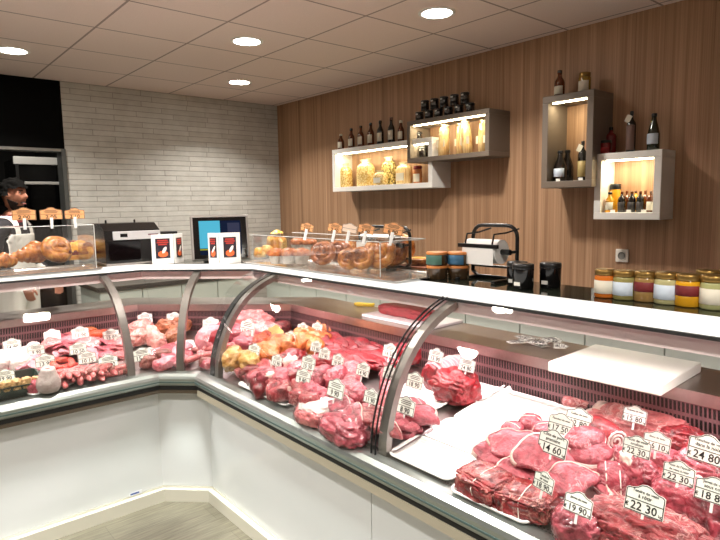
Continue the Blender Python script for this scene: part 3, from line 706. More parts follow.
# ------------------------------------------------------------------ meat, poultry and charcuterie
def meat_mat(name, base, dark, fat, fat_amt=.3, scale=1., rough=.32, stretch=(1, 1, 1), coat=.25, fibre=.5):
    b = NB(name); v0 = b.coord()
    oi = b.node('ObjectInfo'); off = b.node('VectorMath', operation='ADD'); b.set(off.inputs[0], v0)
    cx = b.node('CombineXYZ'); [b.set(cx.inputs[i], b.math('MULTIPLY', oi.outputs['Random'], 9+i*3)) for i in range(3)]
    b.set(off.inputs[1], cx.outputs[0]); v = b.mapv(off.outputs[0], stretch)
    n1 = b.noise(v, 26*scale, 5, .62, .6); n2 = b.noise(v, 90*scale, 3, .6, .3)
    f = b.math('ADD', b.math('MULTIPLY', n1, 1-fibre*.4), b.math('MULTIPLY', n2, fibre*.4))
    hs = b.math('MULTIPLY_ADD', oi.outputs['Random'], .10, -.05)
    c = b.ramp(b.math('ADD', f, hs), [(.34, lin(*dark)), (.56, lin(*base)), (.72, lin(*[min(255, int(k*1.06+10)) for k in base]))])
    vn = b.node('TexNoise'); b.set(vn.inputs['Vector'], v)
    vn.inputs['Scale'].default_value = 17*scale; vn.inputs['Detail'].default_value = 5; vn.inputs['Roughness'].default_value = .6; vn.inputs['Distortion'].default_value = 1.2
    d = b.math('ABSOLUTE', b.math('SUBTRACT', vn.outputs[0], .5))
    vein = b.ramp(d, [(0, (1, 1, 1, 1)), (.012+.05*fat_amt, (0, 0, 0, 1))])
    m2 = b.ramp(b.noise(v, 7*scale, 2), [(.62-.42*fat_amt, (0, 0, 0, 1)), (.78-.35*fat_amt, (1, 1, 1, 1))])
    c = b.mix(b.math('MULTIPLY', b.math('MULTIPLY', vein, m2), min(1, .45+fat_amt)), c, lin(*fat))
    b.bsdf(c, b.math('MULTIPLY_ADD', n2, .25, rough-.12), bump=b.math('ADD', n1, b.math('MULTIPLY', n2, .4)), bstr=.8, bdist=.010, Coat_Weight=coat, Coat_Roughness=.18); return b.m
MM = {
 'beef':   meat_mat('beef_red', (146, 18, 32), (70, 5, 12), (222, 150, 150), .22),
 'steak':  meat_mat('steak_marbled', (150, 44, 48), (64, 10, 14), (210, 150, 138), .42),
 'roast':  meat_mat('veal_rose', (174, 70, 84), (98, 24, 36), (234, 180, 186), .36),
 'rose':   meat_mat('pork_rose', (182, 84, 96), (116, 38, 50), (236, 190, 192), .30),
 'pale':   meat_mat('pale_pink_meat', (208, 120, 120), (158, 70, 76), (240, 206, 200), .45),
 'bright': meat_mat('bright_red_meat', (146, 22, 36), (76, 6, 14), (226, 120, 132), .14),
 'dark':   meat_mat('dark_red_meat', (108, 22, 28), (46, 6, 9), (196, 130, 120), .32),
 'ribs':   meat_mat('rib_slab', (158, 58, 64), (84, 18, 24), (222, 168, 162), .5, stretch=(1, 3, 1)),
 'sausage': meat_mat('pink_sausage', (200, 106, 104), (148, 60, 64), (234, 188, 180), .5, 1.8),
 'sausred': meat_mat('red_sausage', (198, 52, 40), (150, 26, 22), (232, 140, 110), .5, 1.8),
 'sausbrown': meat_mat('brown_sausage', (128, 70, 62), (76, 34, 32), (180, 140, 130), .4, 1.8),
 'chicken': meat_mat('raw_chicken', (220, 160, 150), (190, 112, 108), (240, 212, 200), .4, .8),
 'yellow': meat_mat('yellow_chicken', (196, 152, 84), (160, 108, 48), (228, 202, 146), .35, .8),
 'orange': meat_mat('orange_marinade', (200, 116, 62), (146, 62, 28), (232, 172, 116), .3, 1.1),
 'tandoori': meat_mat('red_marinade', (206, 84, 48), (140, 36, 20), (236, 150, 100), .3, 1.1),
 'roastbrown': meat_mat('roasted_brown', (160, 92, 58), (98, 46, 26), (206, 150, 104), .3),
 'ham': meat_mat('pale_ham', (222, 150, 158), (196, 108, 122), (240, 204, 204), .3, .7, coat=.1),
 'lard': meat_mat('white_lard', (228, 214, 208), (208, 180, 176), (244, 236, 230), .3, .8),
 'crack': meat_mat('beige_crackling', (214, 176, 124), (168, 122, 72), (240, 218, 178), .4, 1.6, .5),
 'mince': meat_mat('pink_mince', (202, 96, 106), (136, 44, 56), (238, 194, 192), .6, 2.4),
 'bulb': meat_mat('pale_casing', (172, 160, 154), (150, 132, 128), (196, 186, 180), .2, .7, .4, coat=.15),
}
M_fat = meat_mat('cream_fat', (228, 204, 192), (208, 164, 160), (240, 228, 218), .3, .8, .4)
M_twine = pm('kitchen_twine', (240, 236, 226), .7)
M_tray = pm('white_tray', (242, 242, 240), .35)
M_wrap = glass_mat('cling_film', (.99, .98, .985), .12, 1.5)

ICO = {}
def ico(n):
    if n not in ICO:
        bm = bmesh.new(); bmesh.ops.create_icosphere(bm, subdivisions=n, radius=1); bm.verts.ensure_lookup_table()
        ICO[n] = ([v.co.normalized() for v in bm.verts], [[v.index for v in f.verts] for f in bm.faces]); bm.free()
    return ICO[n]
def lump_f(dims, seed, amp=.12, blocky=.85, floor_=.55, freq=1.6, ridge=0, fold=.07):
    L, W, Hh = dims
    def f(d):
        s = lambda c: math.copysign(abs(c)**blocky, c)
        n = noise.noise(d*freq+Vector((seed*3.7, seed*1.3, 5)))*amp+noise.noise(d*freq*2.6+Vector((seed, 9, seed*2)))*amp*.45
        c1 = noise.noise(d*2.3+Vector((seed*2.1, 3, seed))); c2 = noise.noise(d*5.5+Vector((7, seed, seed*1.7)))
        k = 1+n-fold*1.6*max(0, 1-abs(c1)*7)-fold*.5*max(0, 1-abs(c2)*5)+fold*.35*noise.noise(d*11+Vector((seed, seed, 1)))
        if ridge: k += ridge*(abs(math.sin(d.x*8+seed+2*d.y))-.6)
        x, y, z = s(d.x)*k*L/2, s(d.y)*k*W/2, s(d.z)*k
        z = max(z, -floor_)                       # settles on what carries it
        return Vector((x, y, (z+floor_)/(1+floor_)*Hh))
    return f
def lump_bm(fn, n=4):
    V, Fc = ico(n); bm = bmesh.new(); vs = [bm.verts.new(fn(d)) for d in V]
    for f in Fc: bm.faces.new([vs[i] for i in f])
    return bm
def shell_bm(fn, pred, off=.003, n=4):
    """a layer (fat, skin, sauce) lying on a lump where pred(direction) holds"""
    V, Fc = ico(n); bm = bmesh.new(); keep = [f for f in Fc if all(pred(V[i]) for i in f)]
    use = sorted({i for f in keep for i in f}); cnt = Vector(fn(Vector((0, 0, 1)))); cnt.z *= .4; cnt.x = cnt.y = 0
    o = {}; a = {}
    edges = {}
    for f in keep:
        for i in range(3):
            e = tuple(sorted((f[i], f[(i+1) % 3]))); edges[e] = edges.get(e, 0)+1
    bd = {i for e, c in edges.items() if c == 1 for i in e}
    for i in use:
        p = fn(V[i]); q = (p-cnt); q = q.normalized() if q.length > 0 else Vector((0, 0, 1))
        a[i] = bm.verts.new(p-q*.002 if i in bd else p+q*off)
    for f in keep: bm.faces.new([a[i] for i in f])
    return bm
def loops_bm(fn, xs, L, rad=.0013, axis='x', n=4):
    """twine tied round a lump at the given fractions of its length"""
    V, _ = ico(n); P = [fn(d) for d in V]; bm = bmesh.new()
    for x0 in xs:
        X = x0*L/2; bins = {}
        for p in P:
            if abs(p.x-X) < L*.09:
                k = int((math.atan2(p.z-.4*max(q.z for q in P[:50]), p.y)+PI)/(2*PI)*14) % 14
                r = (p.y, p.z); bins.setdefault(k, []).append(r)
        pts = []
        zc = .4*max(q.z for q in P[:50])
        for k in range(14):
            if k in bins:
                y = sum(r[0] for r in bins[k])/len(bins[k]); z = sum(r[1] for r in bins[k])/len(bins[k])
                pts.append((X, y*1.03, max(rad, zc+(z-zc)*1.04)))
        if len(pts) > 3: tube(bm, pts+[pts[0]], rad, 6, caps=False)
    return bm

def px_scale(p): return (p-EYE).dot(fwd)/F
IT = {'n': 0}
def place(px, py, h, lift=0):
    p = at(px, py, lift+h*.5); q = Vector((p.x, p.y, 0)); m = .05
    if dist_in(q.x, q.y) < m:                       # keep clear of the front glass
        ds = [q.x-1.22, q.y-2.87, (q.x+q.y-3.937)/1.216]; k = ds.index(max(ds)); d = m-max(ds)
        q += Vector(((d, 0, 0), (0, d, 0), (d*.7, d*.7, 0))[k])
    return Vector((q.x, q.y, deck_z(q.x, q.y)+lift+.004))
def tilt_to_deck(o, p, rz):
    """lie on the slope of the deck"""
    e = .01; gx = (deck_z(p.x+e, p.y)-deck_z(p.x-e, p.y))/(2*e); gy = (deck_z(p.x, p.y+e)-deck_z(p.x, p.y-e))/(2*e)
    nrm = Vector((-gx, -gy, 1)).normalized(); q = Vector((0, 0, 1)).rotation_difference(nrm)
    o.rotation_mode = 'QUATERNION'; o.rotation_quaternion = q @ Matrix.Rotation(rz, 3, 'Z').to_quaternion()
def finish(o, p, rz, label, cat, group=None, flat=True):
    o.location = p
    if flat: tilt_to_deck(o, p, rz)
    else: o.rotation_euler = (0, 0, rz)
    return tag(o, label, cat, group)
def root(name): 
    o = bpy.data.objects.new(name, None); COL.objects.link(o); o.empty_display_size = .05; return o

def lump(name, label, cat, px, py, w, mat, asp=(1, .75, .5), rz=0, lift=0, amp=.14, blocky=.8, fat=None, twine=None, n=4, fold=.07, group=None, ridge=0, fl=.55, wrap=False, scale=None):
    IT['n'] += 1; seed = IT['n']*1.37
    p0 = at(px, py, lift); k = px_scale(p0); Lm = w*k if scale is None else scale
    dims = (Lm*asp[0], Lm*asp[1], Lm*asp[2]); p = place(px, py, dims[2], lift)
    fn = lump_f(dims, seed, amp, blocky, fl, ridge=ridge, fold=fold)
    if w > 40: n = 5
    m = MM[mat] if isinstance(mat, str) else mat
    if fat is None and not twine and not wrap:
        o = obj(name, lump_bm(fn, n), m, None, True); return finish(o, p, rz, label, cat, group)
    r = root(name); obj('flesh', lump_bm(fn, n), m, r, True)
    if fat is not None:
        dv = Vector(fat[0]).normalized(); th = fat[1]
        obj('fat_cap', shell_bm(fn, lambda d: d.dot(dv)+.18*noise.noise(d*3+Vector((seed, 0, 0))) > th, .003, n), M_fat if len(fat) < 3 else MM[fat[2]], r, True)
    if twine: obj('twine', loops_bm(fn, twine, dims[0], .0014), M_twine, r)
    if wrap: obj('cling_film', shell_bm(lump_f((dims[0]*1.04, dims[1]*1.05, dims[2]*1.05), seed, amp*.8, blocky, fl), lambda d: True, .002, n), M_wrap, r, True)
    return finish(r, p, rz, label, cat, group)

def slice_bm(L, W, th, seed, n=36, wav=.1, dome=.3):
    bm = bmesh.new(); rings = []
    def R(t): return 1+wav*noise.noise(Vector((math.cos(t)*1.3+seed, math.sin(t)*1.3, seed)))*2
    def pt(t, f, z): return (math.cos(t)*L/2*R(t)*f, math.sin(t)*W/2*R(t)*f, z)
    for f, z in ((.9, 0), (.99, th*.2), (1, th*.5), (.985, th*.82), (.93, th), (.7, th*(1+dome*.15)), (.4, th*(1+dome*.2))):
        rings.append([bm.verts.new(Vector(pt(2*PI*k/n, f, z))+Vector((0, 0, (0 if f >= .9 and z < th*.9 else th*.22*noise.noise(Vector((math.cos(2*PI*k/n)*f*2.5+seed, math.sin(2*PI*k/n)*f*2.5, 3))))))) for k in range(n)])
    for a, b in zip(rings, rings[1:]):
        for k in range(n): bm.faces.new((a[k], a[(k+1) % n], b[(k+1) % n], b[k]))
    bm.faces.new(rings[0][::-1]); bm.faces.new(rings[-1]); return bm
def rim_bm(L, W, th, seed, t0, t1, w=.006, wav=.1, n=26):
    bm = bmesh.new(); rr = []
    def R(t): return 1+wav*noise.noise(Vector((math.cos(t)*1.3+seed, math.sin(t)*1.3, seed)))*2
    for k in range(n+1):
        t = t0+(t1-t0)*k/n; e = max(0, math.sin(PI*k/n))**.5; f1 = 1+w*e/(L/2); f0 = .955
        c = [(f0, th*1.02), (f1, th*.95), (f1*1.005, th*.5), (f1, th*.05), (f0, .0)]
        rr.append([bm.verts.new((math.cos(t)*L/2*R(t)*f, math.sin(t)*W/2*R(t)*f, z)) for f, z in c])
    for a, b in zip(rr, rr[1:]):
        for j in range(4): bm.faces.new((a[j], b[j], b[j+1], a[j+1]))
    bm.faces.new(rr[0]); bm.faces.new(rr[-1][::-1]); bmesh.ops.recalc_face_normals(bm, faces=bm.faces); return bm
def steak(name, label, cat, px, py, w, mat, asp=.65, th=.018, rz=0, lift=0, rim=None, lean=0, group=None, leanax='X', wav=.1, drape=.35):
    IT['n'] += 1; seed = IT['n']*.77; k = px_scale(at(px, py, lift)); L = w*k; W = L*asp
    p = place(px, py, th, lift); m = MM[mat]
    bm = slice_bm(L, W, th, seed, wav=wav); R = Matrix.Rotation(lean, 3, leanax)
    def bend(b):
        for v in b.verts: v.co.z -= drape*(v.co.x**2*.9+v.co.y**2*.5)/L*(1+.6*noise.noise(Vector((v.co.x*9/L, seed, v.co.y*5/L))))-.05*L*noise.noise(Vector((v.co.x*4/L+seed, v.co.y*4/L, 2)))
    bend(bm)
    if lean: bmesh.ops.rotate(bm, verts=bm.verts, cent=(0, 0, 0), matrix=R)
    lo = min(v.co.z for v in bm.verts); bmesh.ops.translate(bm, verts=bm.verts, vec=(0, 0, -lo))
    if rim is None:
        o = obj(name, bm, m, None, True); return finish(o, p, rz, label, cat, group)
    r = root(name); obj('flesh', bm, m, r, True)
    b2 = rim_bm(L, W, th, seed, rim[0], rim[1], rim[2] if len(rim) > 2 else .005, wav); bend(b2)
    if lean: bmesh.ops.rotate(b2, verts=b2.verts, cent=(0, 0, 0), matrix=R)
    bmesh.ops.translate(b2, verts=b2.verts, vec=(0, 0, -lo)); obj('fat_rim', b2, M_fat, r, True)
    return finish(r, p, rz, label, cat, group)

def sausage_bm(L, r, bend=.25, seed=0, kink=0, n=12, seg=10):
    pts, rad = [], []
    for k in range(n+1):
        t = k/n*2-1
        pts.append((t*L/2, bend*L*(1-t*t)*.5, r+kink*r*math.sin(t*4+seed)*.3)); e = 1-abs(t)**8
        rad.append(max(.12, max(0, e)**.5)*r*(1+.10*noise.noise(Vector((t*3, seed, 0)))))
    return tube(bmesh.new(), pts, rad, seg)
def sausage(name, label, cat, px, py, L, r, mat, rz, lift=0, bend=.2, group=None, tip=0):
    IT['n'] += 1; p = place(px, py, 2*r, lift)
    bm = sausage_bm(L, r, bend, IT['n'])
    if tip: bmesh.ops.rotate(bm, verts=bm.verts, cent=(0, 0, r), matrix=Matrix.Rotation(tip, 3, 'Y'))
    lo = min(v.co.z for v in bm.verts)
    if lo < 0: bmesh.ops.translate(bm, verts=bm.verts, vec=(0, 0, -lo))
    return finish(obj(name, bm, MM[mat], None, True), p, rz, label, cat, group)

def tray_bm(L, W, d=.016, th=.0035, r=.02, lip=.008):
    bm = bmesh.new(); prof = [(0, 0), (0, d-.002), (lip, d), (lip, d-.003), (.002, d-.006), (0, 0)]
    def ring(ex, z, n=4): return [bm.verts.new((x, y, z)) for x, y in rrect(L+2*ex, W+2*ex, r+ex, n)]
    out = [ring(-.012, 0), ring(-.004, d*.5), ring(0, d-.003), ring(lip, d-.004), ring(lip, d), ring(.0, d), ring(-.006, d*.55), ring(-.014, th)]
    for a, b in zip(out, out[1:]):
        for k in range(len(a)): bm.faces.new((a[k], a[(k+1) % len(a)], b[(k+1) % len(a)], b[k]))
    bm.faces.new(out[0][::-1]); bm.faces.new(out[-1]); return bm
def tray(label, px, py, L, W, rz=0, lift=0, mat=None, d=.016, group=None, pos=None, name='serving_tray', free=False):
    p = at(px, py, lift) if pos is None else Vector((pos[0], pos[1], 0)); m = W/2+.04
    if free: pass
    elif p.x-1.22 >= p.y-2.87: p.x = max(p.x, 1.22+m) if p.x+p.y < 4.6 else p.x
    elif p.x < 1.1: p.y = max(p.y, 2.87+m)
    p = Vector((p.x, p.y, deck_z(p.x, p.y)+lift+.004))
    return finish(obj(name, tray_bm(L, W, d), mat or M_tray, None, False), p, rz, label, 'tray', group)
CR = -PI/2                      # along the right counter, towards the viewer
# ---- empty white trays and the tray of beef in the near section
for i, (x, wy, y) in enumerate([(1.330, .245, 1.215), (1.488, .255, 1.20), (1.640, .26, 1.19), (1.785, .27, 1.215)]):
    tray('empty white tray beside the glass post, %s' % ('nearest the front glass', 'second from the front glass', 'third from the front glass', 'nearest the back grille')[i], 0, 0, wy+.012, .138, CR, pos=(x, y), group='empty white trays')
for i, (x, y) in enumerate([(1.640, .90), (1.785, .925)]):
    tray('empty white tray beside the rose meat, %s' % ('front one', 'one nearest the back grille')[i], 0, 0, .28, .138, CR, pos=(x, y), group='empty white trays')
M_steeltray = pm('steel_tray', (160, 150, 150), .3, .9)
tray('narrow white-rimmed tray along the back grille behind the empty trays', 0, 0, 1.5, .055, CR, pos=(1.872, .55), d=.02)
tray('white tray under two slabs of dark marbled beef', 503, 497, .25, .155, CR+.02, d=.016, free=True)
tray('white tray under the pale flat piece of meat', 640, 425, .30, .17, CR)
tray('large white tray under the roasts nearest the viewer', 0, 0, .46, .42, CR, pos=(1.52, .53), d=.012)
# ---- near section meats (photo right)
def beef_slab(label, px, py, w, rz, lift=.006):
    return lump('beef_slab', label, 'meat', px, py, w, 'steak', (1, .74, .40), rz, lift, .10, .42, twine=(0,), fl=.9, fold=.10)
beef_slab('dark marbled beef slab tied with twine, left one on the white tray', 487, 483, 56, CR-.1)
beef_slab('dark marbled beef slab, right one on the white tray', 528, 500, 56, CR+.15)
lump('beef_piece', 'dark red beef piece at the right edge of the white tray', 'meat', 553, 510, 34, 'dark', (1, .7, .55), CR+.6, .004, .14)
# overlapping rose slices
for i, (px, py, w, rz, lf, ln) in enumerate([(514, 450, 50, -.9, .05, .35), (494, 458, 42, -.6, .03, .4), (546, 466, 60, -.7, .06, .42), (570, 486, 48, -.9, .045, .4), (526, 474, 50, -.8, .035, .35), (505, 468, 44, -.7, .015, .3)]):
    steak('meat_slice', 'rose meat slice with thin fat edge, ' + ('uppermost left slice of the overlapping row', 'lower left slice of the overlapping row', 'large middle slice of the overlapping row', 'slice at the right end of the row', 'slice under the large middle slice', 'bottom slice at the left of the row')[i], 'meat', px, py, w, 'rose', .74, .018, rz, lf, rim=(.2, 3.3, .0035), lean=ln, wav=.17, drape=.22)
for i, (px, py, w) in enumerate([(528, 482, 44), (500, 474, 34)]):
    lump('meat_piece', ('dark pink trimmed piece beneath the rose slices, right one', 'dark pink trimmed piece beneath the rose slices, left one')[i], 'meat', px, py, w, 'dark', (1, .7, .45), CR, 0, .16)
# small tied tournedos
for i, (px, py, w) in enumerate([(513, 431, 24), (531, 424, 25), (545, 432, 26), (572, 436, 28)]):
    lump('tournedos', 'small round tied fillet behind the rose slices, ' + ORD[i], 'meat', px, py, w, 'rose', (1, .95, .7), .4*i, .012, .08, .8, twine=(0,), group='small tied fillets')
# bacon-barded rounds
def barded(label, px, py, w, rz, lift=0, lean=0, hgt=.34):
    IT['n'] += 1; k = px_scale(at(px, py, lift)); L = w*k; W = L*.66; th = L*hgt; seed = IT['n']*.9; p = place(px, py, th, lift)
    r = root('barded_round'); R = Matrix.Rotation(lean, 3, 'X')
    a = slice_bm(L, W, th, seed, wav=.05, dome=.8); c = rim_bm(L*1.0, W, th*.66, seed, -.0, 2*PI-.001, .004, .05, 36)
    bmesh.ops.translate(c, verts=c.verts, vec=(0, 0, th*.10))
    for b2 in (a, c): bmesh.ops.rotate(b2, verts=b2.verts, cent=(0, 0, 0), matrix=R)
    obj('flesh', a, MM['bright'] if hgt < .3 else MM['rose'], r, True); obj('bacon_band', c, MM['lard'], r, True)
    return finish(r, p, rz, label, 'meat')
barded('barded round of meat with white bacon band, upper one by the rolled end', 583, 441, 42, -.5, .085, .35)
barded('barded round of meat with white bacon band, middle one of the stack', 591, 457, 44, -.75, .06, .2)
barded('barded round of meat with white bacon band, lowest of the stack', 589, 472, 42, -.75, .03, .2)
barded('barded round of meat half hidden behind the rose slice', 567, 456, 34, -.75, .04, .2)
def rolled(label, px, py, w, rz, lift=0):
    IT['n'] += 1; k = px_scale(at(px, py, lift)); L = w*k; p = place(px, py, L*.6, lift); r = root('rolled_joint'); rr = L*.36
    bm = tube(bmesh.new(), [(-L*.5, 0, rr), (-L*.45, 0, rr), (0, 0, rr*1.02), (L*.42, 0, rr), (L*.5, 0, rr)], [rr*.8, rr, rr*1.05, rr, rr*.84], 20)
    obj('flesh', bm, MM['bright'], r, True)
    pts = [(L*.502+.001*i*.0, math.cos(i*.5)*rr*(.86-i*.022), rr+math.sin(i*.5)*rr*(.86-i*.022)) for i in range(32)]
    obj('fat_spiral', tube(bmesh.new(), pts, rr*.10, 7), MM['lard'], r, True)
    return finish(r, p, rz, label, 'meat')
rolled('rolled joint of meat with a white fat spiral on its cut end', 606, 436, 34, CR-.5, .03)
# flat pale piece on the back tray
lump('flank_piece', 'large flat pale pink piece of flank on the back tray', 'meat', 640, 420, 92, 'pale', (1, .58, .16), CR, .012, .10, .5, fat=((-.9, .5, .3), .62))
lump('flank_piece', 'narrow pale pink strip of meat behind the paired price tags', 'meat', 584, 402, 40, 'pale', (1, .45, .2), CR+.5, .012, .10, .6)
# tied roasts in the middle
lump('tied_roast', 'rounded rose roast in the middle, leftmost beside the barded rounds', 'meat', 614, 478, 40, 'roast', (1, .85, .75), CR+.5, .01, .10, .85, twine=(-.3, .3))
lump('tied_roast', 'folded rose roast under the central price tag', 'meat', 634, 468, 54, 'roast', (1, .62, .6), CR-.5, .02, .18, .85, fat=((0, -.4, .6), .93))
lump('tied_roast', 'small dark rose roast between the central price tags', 'meat', 655, 480, 30, 'beef', (1, .8, .8), CR, .01, .14)
lump('veal_joint', 'big round rose joint in front of the right-hand tag', 'meat', 684, 497, 56, 'roast', (1, .82, .72), CR+.3, .008, .08, .8, fat=((.5, .7, .5), .88))
lump('veal_joint', 'large rose joint at the right edge of the photo', 'meat', 718, 512, 64, 'roast', (1, .8, .65), CR-.4, .008, .12, .8, fat=((-.6, .6, .5), .82))
lump('veal_joint', 'deep pink joint behind the right-hand tags, next to the white rim', 'meat', 684, 440, 44, 'bright', (1, .7, .55), CR+.2, .012, .12)
lump('veal_joint', 'broad rose joint under the rightmost price tag', 'meat', 708, 468, 62, 'roast', (1, .7, .5), CR-.2, .012, .12, .8, fat=((0, .2, 1), .86))
lump('veal_joint', 'small pink joint behind the central tag', 'meat', 662, 458, 34, 'rose', (1, .8, .6), CR, .012, .12)
lump('breast_roast', 'wide rough-surfaced roast lying at the front edge near the viewer', 'meat', 645, 532, 118, 'ribs', (1, .5, .38), CR+.1, .01, .15, .75, fold=.10)
lump('wrapped_joint', 'dark pink joint wrapped in shiny film at the front edge', 'meat', 580, 524, 50, 'rose', (1, .85, .7), CR+.4, .01, .10, .75, wrap=True)
# pale bacon strips
for i in range(6):
    IT['n'] += 1
    steak('bacon_strip', 'pale streaky strip of pork belly beside the white trays of roasts, %s' % ('topmost', 'second from the top', 'third from the top', 'fourth from the top', 'fifth from the top', 'lowest')[i], 'meat', 597+i*4.6, 487+i*3.2, 40, 'lard' if i % 2 else 'rose', .24, .010, CR-.45, .035-.004*i, rim=(.2, 2.9, .003), lean=.5, group='strips of pork belly')

# ---- middle section (between the two glass posts)
tray('white tray under the cubed pink meat beside the glass post', 425, 398, .25, .15, CR, d=.018)
tray('white tray under the red beef block by the back grille', 470, 388, .25, .17, CR, d=.018)
tray('steel tray under the folded pink meat next to the glass post', 385, 432, .30, .20, CR, mat=M_steeltray)
tray('wide steel tray with long red strips of meat', 350, 360, .40, .30, CR, mat=M_steeltray)
tray('white tray under the rib slabs at the far end', 278, 390, .40, .20, CR)
lump('beef_block', 'deep red rough beef block on a white tray by the back grille', 'meat', 457, 384, 50, 'beef', (1, .75, .52), CR, .012, .17, .75, fold=.12)
def netted_roast():
    a, b = at(432, 377, .062), at(477, 353, .062); d = (b-a); L = d.length; r = .062; c = root('netted_roast'); c.location = a-Vector((0, 0, r)); c.rotation_euler = (0, 0, math.atan2(d.y, d.x))
    n = 16; pts = [(L*k/n, 0, r) for k in range(n+1)]; rad = [r*(1+.06*math.sin(k*2.1)+.05*noise.noise(Vector((k*.5, 3, 1)))) * (.9 if k in (0, n) else 1) for k in range(n+1)]
    obj('fat_coat', tube(bmesh.new(), pts, rad, 28, caps=False), MM['ham'], c, True)
    fn = lump_f((.03, 2*r*.92, 2*r*.92), 8.2, .08, .9, 1.0); bm = lump_bm(fn, 4); obj('red_end', bm, MM['bright'], c, True)
    bm = lump_bm(lump_f((.03, 2*r*.9, 2*r*.9), 5.2, .08, .9, 1.0), 3); bmesh.ops.translate(bm, verts=bm.verts, vec=(L, 0, .004)); obj('far_end', bm, MM['pale'], c, True)
    bm = bmesh.new()
    for k in range(1, n): 
        rr = rad[k]*1.01; tube(bm, [(L*k/n, math.cos(t)*rr, r+math.sin(t)*rr) for t in [2*PI*j/20 for j in range(21)]], .0011, 5, caps=False)
    obj('elastic_net', bm, M_twine, c, True)
    tag(c, 'netted roast in pale fat with a red cut end, behind the red beef block', 'meat')
netted_roast()
lump('red_fillet', 'bright red fillet end behind the netted roast', 'meat', 432, 352, 34, 'bright', (1, .6, .5), CR, .01)
lump('red_fillet', 'bright red fillet under the tag behind the glass post', 'meat', 408, 352, 38, 'bright', (1, .55, .45), CR, .01)
for i in range(64):
    a = i*2.4; px = 352+((i*37) % 74); py = 374+((i*29) % 26)*.85+(px-390)*.16
    lump('meat_cube', 'pink diced piece of meat in the pile left of the beef block', 'meat', px, py, 15+i % 4, 'mince' if i % 3 else 'roast', (1, .75, .65), a, .008+.014*(i % 4), .18, .7, n=3, group='diced pink meat behind the glass post')
for i in range(26):
    px = 308+((i*23) % 76); py = 343+((i*11) % 24)+(px-350)*.14
    steak('meat_strip', 'long bright red strip of meat in the pile on the wide steel tray', 'meat', px, py, 52+i % 11, 'bright' if i % 4 else 'beef', .20+.05*(i % 3), .02, CR-.3+.12*(i % 5), .006+.009*(i % 4), lean=.3, wav=.2, drape=.15, group='red strips on the wide steel tray')
lump('red_fillet', 'thick red fillet at the front of the wide steel tray', 'meat', 325, 365, 44, 'beef', (1, .5, .45), CR+.3, .01)
# folded pink slices next to the post, film-wrapped packs
for i in range(24):
    px = 338+((i*29) % 84); py = 409+((i*11) % 30)*.8+(px-380)*.02
    steak('escalope', 'folded pink slice of meat in the pile on the steel tray by the glass post', 'meat', px, py, 40+i % 9, ('roast', 'ribs', 'rose')[i % 3], .5, .022, CR+.35*(i % 3)-.3, .006+.015*(i % 4), rim=(.4, 2.6, .003) if i % 2 else None, lean=.3, wav=.18, drape=.6, group='folded slices on the steel tray')
lump('wrapped_pack', 'pale meat pack in frosty cling film in front of the tray of slices', 'meat', 320, 411, 52, 'pale', (1, .7, .36), CR+.2, .004, .16, wrap=True, fat=((0, 0, 1), .55, 'lard'))
lump('wrapped_pack', 'pink meat pack in cling film near the front glass', 'meat', 347, 426, 62, 'rose', (1, .72, .34), CR, .004, .14, wrap=True)
lump('pink_joint', 'pink boned joint right of the long white-tipped tag', 'meat', 300, 372, 38, 'roast', (1, .7, .5), .2, .02, .16)
lump('pink_joint', 'dark pink joint with white fat in the middle of the far pile', 'meat', 292, 360, 36, 'beef', (1, .7, .5), .4, .03, .14, fat=((-.5, -.5, .4), .75))
lump('pink_joint', 'pale pink joint left of the red strips', 'meat', 318, 378, 38, 'pale', (1, .6, .5), -.5, .012, .16)
lump('pink_joint', 'rose joint in front of the red strips', 'meat', 350, 392, 44, 'rose', (1, .6, .45), CR, .012, .18)
lump('pink_joint', 'rose joint behind the frosty wrapped pack', 'meat', 312, 395, 48, 'roast', (1, .6, .45), CR-.2, .012, .18)
# rib slabs and tied pink rolls at the far corner
for i, (px, py) in enumerate([(246, 374), (260, 380), (275, 376), (262, 368)]):
    steak('rib_slab', 'slab of pork ribs in the far corner stack, %s' % ('leftmost', 'middle front', 'right-hand one', 'one at the back')[i], 'meat', px, py, 44, 'ribs', .42, .03, CR-.2, .01+.02*(i % 2), rim=(.1, 2.8, .004), lean=.2)
for i in range(16):
    px = 250+((i*23) % 66); py = 379+((i*7) % 17)+(px-280)*.36
    lump('rib_end', 'short cut rib end with white fat in the heap by the front glass', 'meat', px, py, 22+i % 5, 'ribs' if i % 3 else 'dark', (1, .62, .6), CR+.5*(i % 4)-.8, .006+.018*(i % 3), .16, .7, fat=((.8, .2*(i % 3)-.2, .4), .8) if i % 2 else None, n=3, group='cut rib ends by the front glass')
for i in range(22):
    px = 262+((i*31) % 80); py = 367+((i*11) % 18)+(px-300)*.22
    lump('meat_piece', 'rose trimmed piece in the crowded pile between the rib slabs and the red strips', 'meat', px, py, 26+i % 7, ('roast', 'rose', 'pale', 'roast', 'beef')[i % 5], (1, .6, .5), CR+.6*(i % 5)-1.2, .006+.022*(i % 3), .18, .8, fat=((.3*(i % 3)-.3, -.6, .6), .86) if i % 4 == 0 else None, group='rose pieces in the middle pile')
